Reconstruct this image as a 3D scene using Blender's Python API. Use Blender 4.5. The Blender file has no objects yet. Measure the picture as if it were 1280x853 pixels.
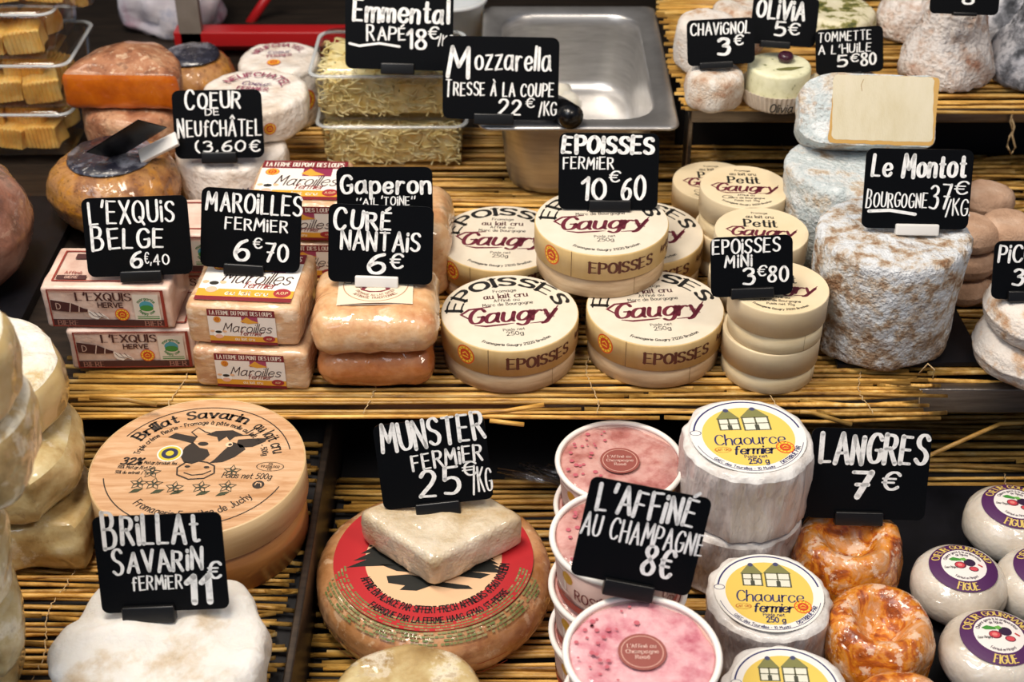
import bpy, bmesh, math, random
from mathutils import Vector, Matrix, noise, geometry
C = bpy.context.scene
COL = C.collection
R = math.radians
# ------------------------------------------------------------------ camera
F, H, PIT = 1800.0, 0.70, R(35)
cam = bpy.data.cameras.new('camera'); camo = bpy.data.objects.new('camera', cam); COL.objects.link(camo)
camo.location = (0, 0, H); camo.rotation_euler = (R(90) - PIT, 0, 0)
cam.sensor_width = 36; cam.lens = F / 1280 * 36; cam.clip_start = .05; cam.clip_end = 50
cam.dof.use_dof = True; cam.dof.focus_distance = 1.10; cam.dof.aperture_fstop = 9
C.camera = camo
# ------------------------------------------------------------------ world, lights, exposure
wd = bpy.data.worlds.new('world'); C.world = wd; wd.use_nodes = True
bg = wd.node_tree.nodes['Background']; bg.inputs[0].default_value = (.55, .62, .80, 1); bg.inputs[1].default_value = .21
def area(name, loc, tgt, sx, sy, power, col):
    l = bpy.data.lights.new(name, 'AREA'); l.shape = 'RECTANGLE'; l.size = sx; l.size_y = sy; l.energy = power; l.color = col
    o = bpy.data.objects.new(name, l); COL.objects.link(o); o.location = loc
    o.rotation_euler = (Vector(tgt) - Vector(loc)).to_track_quat('-Z', 'Y').to_euler(); return o
area('stall_lamp_overhead', (-.30, .80, 1.35), (0, 1.0, 0), .60, .30, 15.0, (1, .89, .76))
area('stall_lamp_front', (.55, .42, 1.15), (.15, .95, 0), .30, .20, 4.5, (1, .87, .72))
area('fill_light_left', (-.62, 1.15, .95), (-.45, 1.33, .05), .26, .16, 2.0, (1, .88, .72))  # added warm fill, brightens the tubs and wheels at the back left
area('daylight_from_street', (-.9, -.15, 1.75), (0, .95, 0), 1.2, 1.0, 12.0, (.88, .94, 1))
C.view_settings.view_transform = 'Standard'; C.view_settings.look = 'None'; C.view_settings.gamma = 1
C.view_settings.use_curve_mapping = False; C.view_settings.exposure = .28
C.cycles.transparent_max_bounces = 32
# ------------------------------------------------------------------ pixel helpers (layout only: everything is dropped onto a shelf plane)
def ray(px, py):
    a, b = (px - 640) / F, (426.5 - py) / F
    return Vector((a, math.cos(PIT) + b * math.sin(PIT), -math.sin(PIT) + b * math.cos(PIT)))
def P(px, py, z=0.0):
    d = ray(px, py); t = (z - H) / d.z
    return Vector((0, 0, H)) + d * t
def dep(px, py, z=0.0): return (z - H) / ray(px, py).z      # depth along the optical axis
def W(px, py, z, w): return w * dep(px, py, z) / F          # width in metres of w pixels there
rnd = random.Random(7)
# ------------------------------------------------------------------ materials
MATS = {}
def srgb(h):
    h = h.lstrip('#'); v = [int(h[i:i + 2], 16) / 255 for i in (0, 2, 4)]
    return tuple((x / 12.92 if x <= .04045 else ((x + .055) / 1.055) ** 2.4) for x in v) + (1,)
def mat(name, cols, sc=20, rough=.55, bump=0, bs=120, coat=0, wrap=0, metal=0, sss=0, stretch=(1, 1, 1), detail=6, pos=None, rand=0, dist=0, bumpdist=.002, wraps=22, spec=.5, spk=(), zg=None):
    if name in MATS: return MATS[name]
    m = bpy.data.materials.new(name); m.use_nodes = True; MATS[name] = m
    nt = m.node_tree; N = nt.nodes; L = nt.links; b = N['Principled BSDF']
    if isinstance(cols, str): cols = [cols]
    b.inputs['Roughness'].default_value = rough; b.inputs['Metallic'].default_value = metal
    b.inputs['Specular IOR Level'].default_value = spec
    b.inputs['Base Color'].default_value = srgb(cols[0])
    tc = N.new('ShaderNodeTexCoord'); mp = N.new('ShaderNodeMapping'); L.new(tc.outputs['Object'], mp.inputs['Vector'])
    oi = N.new('ShaderNodeObjectInfo'); cb = N.new('ShaderNodeVectorMath'); cb.operation = 'SCALE'; cb.inputs[0].default_value = (3.1, 5.7, 2.3)
    L.new(oi.outputs['Random'], cb.inputs['Scale']); L.new(cb.outputs[0], mp.inputs['Location'])
    mp.inputs['Scale'].default_value = stretch
    if len(cols) > 1:
        n = N.new('ShaderNodeTexNoise'); n.inputs['Scale'].default_value = sc * 1.5; n.inputs['Detail'].default_value = detail; n.inputs['Distortion'].default_value = dist
        n.inputs['Roughness'].default_value = .62
        L.new(mp.outputs[0], n.inputs['Vector'])
        r = N.new('ShaderNodeValToRGB'); e = r.color_ramp.elements
        ps = pos or [.32 + .36 * i / (len(cols) - 1) for i in range(len(cols))]
        e[0].position = ps[0]; e[0].color = srgb(cols[0]); e[1].position = ps[-1]; e[1].color = srgb(cols[-1])
        for i in range(1, len(cols) - 1):
            x = e.new(ps[i]); x.color = srgb(cols[i])
        L.new(n.outputs['Fac'], r.inputs['Fac']); src = r.outputs['Color']
        if rand:
            hs = N.new('ShaderNodeHueSaturation'); mr = N.new('ShaderNodeMapRange'); mr.inputs['To Min'].default_value = 1 - rand; mr.inputs['To Max'].default_value = 1 + rand * .7
            L.new(oi.outputs['Random'], mr.inputs['Value']); L.new(mr.outputs[0], hs.inputs['Value']); L.new(src, hs.inputs['Color']); src = hs.outputs[0]
        for hx, s_, lo, hi, am in spk:      # speckles / blotches of another colour
            n5 = N.new('ShaderNodeTexNoise'); n5.inputs['Scale'].default_value = s_; n5.inputs['Detail'].default_value = 6; n5.inputs['Roughness'].default_value = .7
            L.new(mp.outputs[0], n5.inputs['Vector']); m5 = N.new('ShaderNodeMapRange'); m5.inputs['From Min'].default_value = lo; m5.inputs['From Max'].default_value = hi; m5.inputs['To Max'].default_value = am
            v5 = n5.outputs['Fac']
            if zg:
                sx = N.new('ShaderNodeSeparateXYZ'); L.new(tc.outputs['Object'], sx.inputs[0]); mz = N.new('ShaderNodeMapRange'); mz.inputs['From Min'].default_value = zg[0]; mz.inputs['From Max'].default_value = zg[1]; mz.inputs['To Min'].default_value = zg[2]; mz.inputs['To Max'].default_value = zg[3]
                L.new(sx.outputs['Z'], mz.inputs['Value']); ad = N.new('ShaderNodeMath'); ad.operation = 'ADD'; L.new(v5, ad.inputs[0]); L.new(mz.outputs[0], ad.inputs[1]); v5 = ad.outputs[0]
            L.new(v5, m5.inputs['Value']); x5 = N.new('ShaderNodeMixRGB'); L.new(m5.outputs[0], x5.inputs['Fac']); L.new(src, x5.inputs['Color1']); x5.inputs['Color2'].default_value = srgb(hx); src = x5.outputs[0]
        L.new(src, b.inputs['Base Color'])
    if bump:
        n2 = N.new('ShaderNodeTexNoise'); n2.inputs['Scale'].default_value = bs * 2.4; n2.inputs['Detail'].default_value = 5
        L.new(mp.outputs[0], n2.inputs['Vector'])
        bp = N.new('ShaderNodeBump'); bp.inputs['Strength'].default_value = bump; bp.inputs['Distance'].default_value = bumpdist
        L.new(n2.outputs['Fac'], bp.inputs['Height']); L.new(bp.outputs[0], b.inputs['Normal'])
    if coat or wrap:
        b.inputs['Coat Weight'].default_value = max(coat, wrap); b.inputs['Coat Roughness'].default_value = .06; b.inputs['Coat IOR'].default_value = 1.45
    if wrap:   # clinging film: creased clear coat
        n3 = N.new('ShaderNodeTexNoise'); n3.inputs['Scale'].default_value = wraps * 3.0; n3.inputs['Detail'].default_value = 3.0; n3.inputs['Distortion'].default_value = 1.6; n3.noise_type = 'RIDGED_MULTIFRACTAL'
        L.new(mp.outputs[0], n3.inputs['Vector'])
        b3 = N.new('ShaderNodeBump'); b3.inputs['Strength'].default_value = 1; b3.inputs['Distance'].default_value = .0034
        L.new(n3.outputs['Fac'], b3.inputs['Height']); L.new(b3.outputs[0], b.inputs['Coat Normal'])
    if sss:
        b.inputs['Subsurface Weight'].default_value = sss; b.inputs['Subsurface Radius'].default_value = (.006, .004, .0025); b.inputs['Subsurface Scale'].default_value = 1
    return m
def clear(name, tint=(.96, .97, .97), refl=.9):
    if name in MATS: return MATS[name]
    m = bpy.data.materials.new(name); m.use_nodes = True; MATS[name] = m
    nt = m.node_tree; N = nt.nodes; L = nt.links; N.remove(N['Principled BSDF']); out = N['Material Output']
    t = N.new('ShaderNodeBsdfTransparent'); t.inputs[0].default_value = tint + (1,)
    g = N.new('ShaderNodeBsdfGlossy'); g.inputs['Roughness'].default_value = .07
    lw = N.new('ShaderNodeLayerWeight'); lw.inputs['Blend'].default_value = .35
    mm = N.new('ShaderNodeMath'); mm.operation = 'MULTIPLY_ADD'; mm.inputs[1].default_value = refl * .6; mm.inputs[2].default_value = .05
    L.new(lw.outputs['Fresnel'], mm.inputs[0])
    mx = N.new('ShaderNodeMixShader'); L.new(mm.outputs[0], mx.inputs[0]); L.new(t.outputs[0], mx.inputs[1]); L.new(g.outputs[0], mx.inputs[2]); L.new(mx.outputs[0], out.inputs[0])
    return m
def ink(hexc):
    return mat('print_' + hexc.lstrip('#').lower(), hexc, rough=.6)
# ------------------------------------------------------------------ mesh helpers
def mesh_of(verts, faces, mats, smooth=True, idx=None, name='m'):
    me = bpy.data.meshes.new(name); me.from_pydata([tuple(v) for v in verts], [], faces); me.update()
    for m in (mats if isinstance(mats, (list, tuple)) else [mats]): me.materials.append(m)
    if smooth: me.polygons.foreach_set('use_smooth', [True] * len(me.polygons))
    if idx: me.polygons.foreach_set('material_index', idx)
    return me
def obj(name, me, parent=None, loc=(0, 0, 0), rot=None):
    o = bpy.data.objects.new(name, me); COL.objects.link(o); o.location = loc
    if rot: o.rotation_euler = rot
    if parent is not None: o.parent = parent
    return o
def thing(name, label, cat, loc=(0, 0, 0), rz=0, group=None, rot=None):
    o = bpy.data.objects.new(name, None); COL.objects.link(o); o.empty_display_size = .02
    o.location = loc; o.rotation_euler = rot or (0, 0, rz); o['label'] = label; o['category'] = cat
    if group: o['group'] = group
    return o
def tag(o, label=None, cat=None, group=None, kind=None):
    if label: o['label'] = label
    if cat: o['category'] = cat
    if group: o['group'] = group
    if kind: o['kind'] = kind
    return o
CACHE = {}
def cached(key, fn):
    if key not in CACHE: CACHE[key] = fn()
    return CACHE[key]
def circle(r, n=64): return [(r * math.cos(2 * math.pi * i / n), r * math.sin(2 * math.pi * i / n)) for i in range(n)]
def ellipse(a, b, n=64, p=2.0):
    o = []
    for i in range(n):
        t = 2 * math.pi * i / n; c, s = math.cos(t), math.sin(t)
        o.append((a * math.copysign(abs(c) ** (2 / p), c), b * math.copysign(abs(s) ** (2 / p), s)))
    return o
def rrect(w, h, r, n=6):
    o = []
    for cx, cy, a0 in ((w / 2 - r, h / 2 - r, 0), (-w / 2 + r, h / 2 - r, 90), (-w / 2 + r, -h / 2 + r, 180), (w / 2 - r, -h / 2 + r, 270)):
        for i in range(n + 1):
            a = R(a0 + 90 * i / n); o.append((cx + r * math.cos(a), cy + r * math.sin(a)))
    return o
def resample(pts, n):
    q = pts + [pts[0]]; L = [0]
    for a, b in zip(q, q[1:]): L.append(L[-1] + math.hypot(b[0] - a[0], b[1] - a[1]))
    out = []; j = 0
    for i in range(n):
        s = L[-1] * i / n
        while L[j + 1] < s: j += 1
        t = (s - L[j]) / max(1e-9, L[j + 1] - L[j]); out.append((q[j][0] + (q[j + 1][0] - q[j][0]) * t, q[j][1] + (q[j + 1][1] - q[j][1]) * t))
    return out
def loft(outline, prof, c=(0, 0)):
    """rings of the outline scaled about c; prof = [(scale, z)...]; scale 0 closes"""
    V, Fc, prev = [], [], None; n = len(outline)
    for s, z in prof:
        if s == 0: V.append((c[0], c[1], z)); cur = [len(V) - 1]
        else:
            cur = list(range(len(V), len(V) + n)); V += [(c[0] + (x - c[0]) * s, c[1] + (y - c[1]) * s, z) for x, y in outline]
        if prev:
            if len(prev) == 1 and len(cur) > 1: Fc += [(prev[0], cur[(i + 1) % n], cur[i]) for i in range(n)]
            elif len(cur) == 1 and len(prev) > 1: Fc += [(prev[i], prev[(i + 1) % n], cur[0]) for i in range(n)]
            elif len(cur) > 1: Fc += [(prev[i], prev[(i + 1) % n], cur[(i + 1) % n], cur[i]) for i in range(n)]
        prev = cur
    return V, Fc
def puck(h, b, Rr, bulge=0, bt=None, nseg=4, dome=0, rings=5, side=4):
    bt = b if bt is None else bt
    p = [(0, 0), (.5, 0)]
    for i in range(nseg + 1):
        a = R(90 * i / nseg); p.append((1 - b / Rr + b / Rr * math.sin(a), b - b * math.cos(a)))
    for i in range(1, side):
        t = i / side; p.append((1 + bulge * math.sin(math.pi * t), b + (h - b - bt) * t))
    for i in range(nseg + 1):
        a = R(90 * i / nseg); p.append((1 - bt / Rr + bt / Rr * math.cos(a), h - bt + bt * math.sin(a)))
    s0 = 1 - bt / Rr
    for i in range(1, rings):
        t = 1 - i / rings; p.append((s0 * t, h + dome * (1 - t * t)))
    p.append((0, h + dome)); return p
def displace(V, Fc, amp, sc, seed=0, amp2=0, sc2=0, zmin=None, fold=0):
    me = bpy.data.meshes.new('t'); me.from_pydata(V, [], Fc); me.update()
    out = []
    for v in me.vertices:
        p = v.co; d = amp * noise.noise(p * sc + Vector((seed * 7.3, seed * 3.1, seed)))
        if amp2: d += amp2 * noise.noise(p * sc2 + Vector((seed, seed * 5.1, seed * 2)))
        if fold: d += fold * noise.noise(Vector((p.x * 110, p.y * 110, p.z * 16 + seed))) * (1 - abs(v.normal.z))
        q = p + v.normal * d
        if q.z < 0: q.z = 0
        out.append(tuple(q))
    bpy.data.meshes.remove(me); return out
def rbox(w, d, h, b, n=8):
    """rounded box, base at z=0, centred in x,y"""
    def ax(L):
        s = L / 2; c = [-s, -s + b * .3, -s + b * .65, -s + b]; k = max(1, int(n * (L - 2 * b) / max(w, d, h)))
        mid = [-s + b + (L - 2 * b) * i / (k + 1) for i in range(1, k + 1)]
        return c + mid + [s - b, s - b * .65, s - b * .3, s]
    X, Y, Z = ax(w), ax(d), ax(h); V, Fc, idx = [], [], {}
    hw, hd, hh = w / 2, d / 2, h / 2
    def v(i, j, k):
        if (i, j, k) in idx: return idx[(i, j, k)]
        q = Vector((X[i], Y[j], Z[k])); inn = Vector((max(-hw + b, min(hw - b, q.x)), max(-hd + b, min(hd - b, q.y)), max(-hh + b, min(hh - b, q.z))))
        e = q - inn
        if e.length > 1e-9: q = inn + e.normalized() * b
        V.append((q.x, q.y, q.z + hh)); idx[(i, j, k)] = len(V) - 1; return len(V) - 1
    nx, ny, nz = len(X) - 1, len(Y) - 1, len(Z) - 1
    for i in range(nx):
        for j in range(ny):
            Fc.append((v(i, j, nz), v(i + 1, j, nz), v(i + 1, j + 1, nz), v(i, j + 1, nz))); Fc.append((v(i, j, 0), v(i, j + 1, 0), v(i + 1, j + 1, 0), v(i + 1, j, 0)))
    for i in range(nx):
        for k in range(nz):
            Fc.append((v(i, 0, k), v(i + 1, 0, k), v(i + 1, 0, k + 1), v(i, 0, k + 1))); Fc.append((v(i, ny, k), v(i, ny, k + 1), v(i + 1, ny, k + 1), v(i + 1, ny, k)))
    for j in range(ny):
        for k in range(nz):
            Fc.append((v(0, j, k), v(0, j, k + 1), v(0, j + 1, k + 1), v(0, j + 1, k))); Fc.append((v(nx, j, k), v(nx, j + 1, k), v(nx, j + 1, k + 1), v(nx, j, k + 1)))
    return V, Fc
def join(parts):
    V, Fc = [], []
    for v, f in parts:
        o = len(V); V += list(v); Fc += [tuple(i + o for i in g) for g in f]
    return V, Fc
def shift(vf, d, rz=0):
    c, s = math.cos(rz), math.sin(rz)
    return [(x * c - y * s + d[0], x * s + y * c + d[1], z + d[2]) for x, y, z in vf[0]], vf[1]
def tube(pts, r, n=6, cap=True):
    V, Fc = [], []; pts = [Vector(p) for p in pts]
    for i, p in enumerate(pts):
        t = (pts[min(i + 1, len(pts) - 1)] - pts[max(i - 1, 0)]).normalized()
        a = t.cross(Vector((0, 0, 1)));
        if a.length < .1: a = t.cross(Vector((0, 1, 0)))
        a.normalize(); b = t.cross(a); rr = r[i] if isinstance(r, (list, tuple)) else r
        for k in range(n):
            g = 2 * math.pi * k / n; V.append(tuple(p + a * rr * math.cos(g) + b * rr * math.sin(g)))
    for i in range(len(pts) - 1):
        for k in range(n): Fc.append((i * n + k, i * n + (k + 1) % n, (i + 1) * n + (k + 1) % n, (i + 1) * n + k))
    if cap: Fc += [tuple(range(n))[::-1], tuple(range((len(pts) - 1) * n, len(pts) * n))]
    return V, Fc
def split(V, Fc, pred, ref=None):
    """two (V,F) lists: faces where pred(normal, centre) is false / true"""
    out = ([], []), ([], [])
    maps = ({}, {})
    for f in Fc:
        p = [Vector((ref or V)[i]) for i in f]; nrm = (p[1] - p[0]).cross(p[2] - p[0]);
        if nrm.length < 1e-12 and len(p) > 3: nrm = (p[2] - p[1]).cross(p[3] - p[1])
        nrm.normalize(); cen = sum(p, Vector()) / len(p); k = 1 if pred(nrm, cen) else 0; g = []
        for i in f:
            if i not in maps[k]: maps[k][i] = len(out[k][0]); out[k][0].append(V[i])
            g.append(maps[k][i])
        out[k][1].append(tuple(g))
    return out
# ------------------------------------------------------------------ stroke alphabet (drawn here, no font file)
G = {'A': "0,0 3,10 6,0|1,3.4 5,3.4", 'B': "0,0 0,10|~0,10 3.6,9.6 4.6,7.6 3.4,5.6 0,5.3|~0,5.3 4,5 5.4,2.8 4,.4 0,0",
'C': "~5.8,8.2 4.4,9.8 2,9.6 .3,7 .2,3.2 1.8,.5 4.2,.2 5.9,1.8", 'D': "0,0 0,10|~0,10 3.4,9.4 5.6,6.8 5.5,3 3.4,.5 0,0",
'E': "4.8,10 0,10 0,0 5,0|0,5.2 4.2,5.2", 'F': "4.8,10 0,10 0,0|0,5.2 4,5.2",
'G': "~5.8,8.2 4.4,9.8 2,9.6 .3,7 .2,3.2 1.8,.4 4.2,.3 5.6,1.6 5.8,4.4|5.8,4.4 3.4,4.4", 'H': "0,0 0,10|5.4,0 5.4,10|0,5 5.4,5",
'I': "0,0 0,10", 'J': "~4,10 4,3 3.2,.6 1.4,.1 0,1.6", 'K': "0,0 0,10|5,10 0,4.6|1.4,5.8 5.4,0", 'L': "0,10 0,0 4.6,0",
'M': "0,0 .8,10 3.6,3.6 6.4,10 7.2,0", 'N': "0,0 0,10 5.2,0 5.2,10", 'O': "~3,10 .6,8.2 0,5 .6,1.8 3,0 5.4,1.8 6,5 5.4,8.2 3,10",
'P': "0,0 0,10|~0,10 3.8,9.6 5,7.4 3.8,5 0,4.6", 'Q': "~3,10 .6,8.2 0,5 .6,1.8 3,0 5.4,1.8 6,5 5.4,8.2 3,10|3.6,2.4 6.2,-1",
'R': "0,0 0,10|~0,10 3.8,9.6 4.8,7.6 3.6,5.4 0,5|2.2,5.2 5.4,0", 'S': "~5,8.6 3.6,9.9 1.4,9.6 .3,7.8 1.2,5.9 3.6,4.7 5,2.9 4.2,.7 2,.1 0,1.4",
'T': "0,10 6,10|3,10 3,0", 'U': "~0,10 0,3.4 1,.7 2.8,.1 4.6,.8 5.4,3.4 5.4,10", 'V': "0,10 2.8,0 5.6,10", 'W': "0,10 1.8,0 4,7.4 6.2,0 8,10",
'X': "0,10 5.4,0|5.4,10 0,0", 'Y': "0,10 2.8,5 5.6,10|2.8,5 2.8,0", 'Z': "0,10 5,10 0,0 5.2,0", 'Œ': "~3,10 .6,8.2 0,5 .6,1.8 3,0|8,10 3.2,10 3.2,0 8,0|3.2,5.2 7,5.2",
'!': "0,7 0,0|0,9.2 0,9.8", '0': "~2.6,10 .5,8 0,5 .5,2 2.6,0 4.7,2 5.2,5 4.7,8 2.6,10", '1': "0,7.6 2.4,10 2.4,0", '2': "~.2,8 1.4,9.8 3.6,9.8 4.8,7.8 3.8,5 1.8,2.4 0,.1|0,.1 5.2,.1",
'3': "~.3,8.8 2,10 4.2,9.2 4.4,7 2.4,5.5|~2.4,5.5 4.6,4.8 5,2.4 3.4,.2 .2,.7", '4': "3.6,0 3.6,10 0,3.2 5.2,3.2", '5': "4.8,10 .8,10 .4,5.6|~.4,5.6 2.6,6.2 4.6,5 4.8,2.2 3,.2 .1,.6",
'6': "~4.4,9.6 2,8.2 .4,5 .2,2.4 1.4,.2 3.6,.2 4.9,2.2 4.4,4.6 2.4,5.2 .4,3.6", '7': "0,10 5,10 2,0|1.2,5 4.6,5", '8': "~2.6,5.4 .6,7.6 1.4,9.7 3.8,9.7 4.6,7.6 2.6,5.4 .2,2.8 1.2,.3 4,.3 5,2.8 2.6,5.4",
'9': "~4.8,6.4 3,4.6 .8,5.4 .2,7.6 1.4,9.8 3.8,9.8 4.8,7.6 4.6,3.4 2.6,0", '€': "~5.6,8.4 4.4,9.8 2.6,9.6 1.2,7.4 1,3.2 2.4,.4 4.2,.2 5.6,1.5|0,6.2 4.4,6.2|0,4 4,4",
'/': "0,-1 3.4,10.5", "'": "1,10.4 .4,7.6", ',': ".8,.8 0,-1.8", '.': "0,0 0,.4", '-': "0,4.4 2.8,4.4", '%': "0,0 5.4,10|~1.2,10 0,8.4 1.2,6.8 2.4,8.4 1.2,10|~4.4,3.4 3.2,1.7 4.4,0 5.6,1.7 4.4,3.4",
'(': "~1.8,10.5 .3,7.5 .3,2.5 1.8,-.8", ')': "~0,10.5 1.5,7.5 1.5,2.5 0,-.8", '"': "0,10 0,8|1.4,10 1.4,8", ':': "0,1 0,1.3|0,5 0,5.3",
'a': "~5,5 3.6,6.3 1.4,5.9 .1,3.6 .4,1 1.8,0 3.6,.8 5,3|~5,6.3 5,1.4 5.9,.1", 'b': "0,10 0,0|~0,4.4 1.6,6.1 3.8,6 5,3.8 4.8,1.2 3.2,0 1.2,.1 0,1.4",
'c': "~4.8,5 3.4,6.3 1.4,5.9 .1,4 .2,1.6 1.6,.1 3.4,.1 4.8,1.2", 'd': "5,10 5,0|~5,4.6 3.4,6.2 1.4,5.9 .1,3.8 .2,1.4 1.6,0 3.6,.2 5,1.8",
'e': "~.2,3.2 2.6,3.2 4.9,3.7 4.5,5.6 2.8,6.4 1,5.6 .1,3.4 .5,1.2 2.2,0 3.8,.2 4.9,1.4", 'f': "~4.2,9.3 3,10 1.8,9.2 1.5,7 1.5,0|0,6 3.6,6",
'g': "~5,4.8 3.4,6.3 1.4,5.9 .1,3.6 .4,1.2 1.8,.2 3.6,.8 5,2.8|~5,6.3 5,0 4.4,-2.4 2.6,-3.2 .4,-2.2", 'h': "0,10 0,0|~0,4 1.8,6.1 3.6,6.1 4.6,4.6 4.6,0",
'i': "0,6.2 0,0|0,8.6 0,9", 'j': "~1.6,6.2 1.6,-1 1,-2.8 -.4,-3|1.6,8.6 1.6,9", 'k': "0,10 0,0|4.4,6.2 0,2.6|1.4,3.8 4.6,0", 'l': "0,10 0,0",
'm': "0,6.2 0,0|~0,4 1.5,6.1 3,6.1 3.7,4.6 3.7,0|~3.7,4 5.2,6.1 6.7,6.1 7.4,4.6 7.4,0", 'n': "0,6.2 0,0|~0,4 1.8,6.1 3.6,6.1 4.6,4.6 4.6,0",
'o': "~2.5,6.3 .5,5.2 0,3.1 .5,1 2.5,0 4.5,1 5,3.1 4.5,5.2 2.5,6.3", 'p': "0,6.2 0,-3.2|~0,4.4 1.6,6.1 3.8,6 5,3.8 4.8,1.2 3.2,0 1.2,.1 0,1.4",
'q': "5,6.2 5,-3.2|~5,4.6 3.4,6.2 1.4,5.9 .1,3.8 .2,1.4 1.6,0 3.6,.2 5,1.8", 'r': "0,6.2 0,0|~0,3.6 1.2,5.6 2.4,6.3 3.6,5.9", 's': "~4.2,5.2 2.8,6.3 1,6 .3,4.8 1.4,3.5 3.4,2.8 4.2,1.4 3,.1 1.2,.1 0,1.1",
't': "~1.6,9 1.6,1.6 2.4,.2 3.8,.5|0,6.2 3.4,6.2", 'u': "~0,6.2 0,2 1,.2 2.8,.1 4.6,2|~4.6,6.2 4.6,1.2 5.4,.1", 'v': "0,6.2 2.4,0 4.8,6.2", 'w': "0,6.2 1.8,0 3.6,5 5.4,0 7.2,6.2",
'x': "0,6.2 4.4,0|4.4,6.2 0,0", 'y': "0,6.2 2.6,.2|~5,6.2 2.6,.2 1.4,-2.4 -.2,-3", 'z': "0,6.2 4.4,6.2 0,0 4.6,0", ' ': ""}
ACC = {'É': ('E', "2,11.4 4,13"), 'À': ('A', "2,13 4,11.2"), 'Â': ('A', "1.4,11 3,12.8 4.6,11"), 'é': ('e', "2,7.6 3.8,9.4"), 'è': ('e', "1.4,9.4 3,7.6"), 'à': ('a', "1.4,9.4 3,7.6"), 'â': ('a', "1,7.6 2.5,9.2 4,7.6"), 'û': ('u', "1,7.6 2.5,9.2 4,7.6"), 'ô': ('o', "1,7.6 2.5,9.2 4,7.6")}
for k, (b_, a_) in ACC.items(): G[k] = G[b_] + '|' + a_
def crom(p, n=5):
    closed = p[0] == p[-1]; o = []
    for i in range(len(p) - 1):
        p0 = p[i - 1] if i else (p[-2] if closed else p[0]); p1, p2 = p[i], p[i + 1]; p3 = p[i + 2] if i + 2 < len(p) else (p[1] if closed else p[-1])
        for k in range(n):
            t = k / n
            o.append(tuple(.5 * (2 * p1[c] + (p2[c] - p0[c]) * t + (2 * p0[c] - 5 * p1[c] + 4 * p2[c] - p3[c]) * t * t + (3 * p1[c] - p0[c] - 3 * p2[c] + p3[c]) * t ** 3) for c in (0, 1)))
    o.append(p[-1]); return o
GL = {}
for ch, s in G.items():
    st = []
    for q in (s.split('|') if s else []):
        sm = q.startswith('~'); pts = [tuple(float(c) for c in t.split(',')) for t in q.lstrip('~').split()]
        if sm: st.append(crom(pts, 3))
        else:
            for a, b in zip(pts, pts[1:]): st.append([a, ((a[0] + b[0]) / 2, (a[1] + b[1]) / 2), b])
    GL[ch] = (st, max([p[0] for q in st for p in q], default=2.6))
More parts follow.
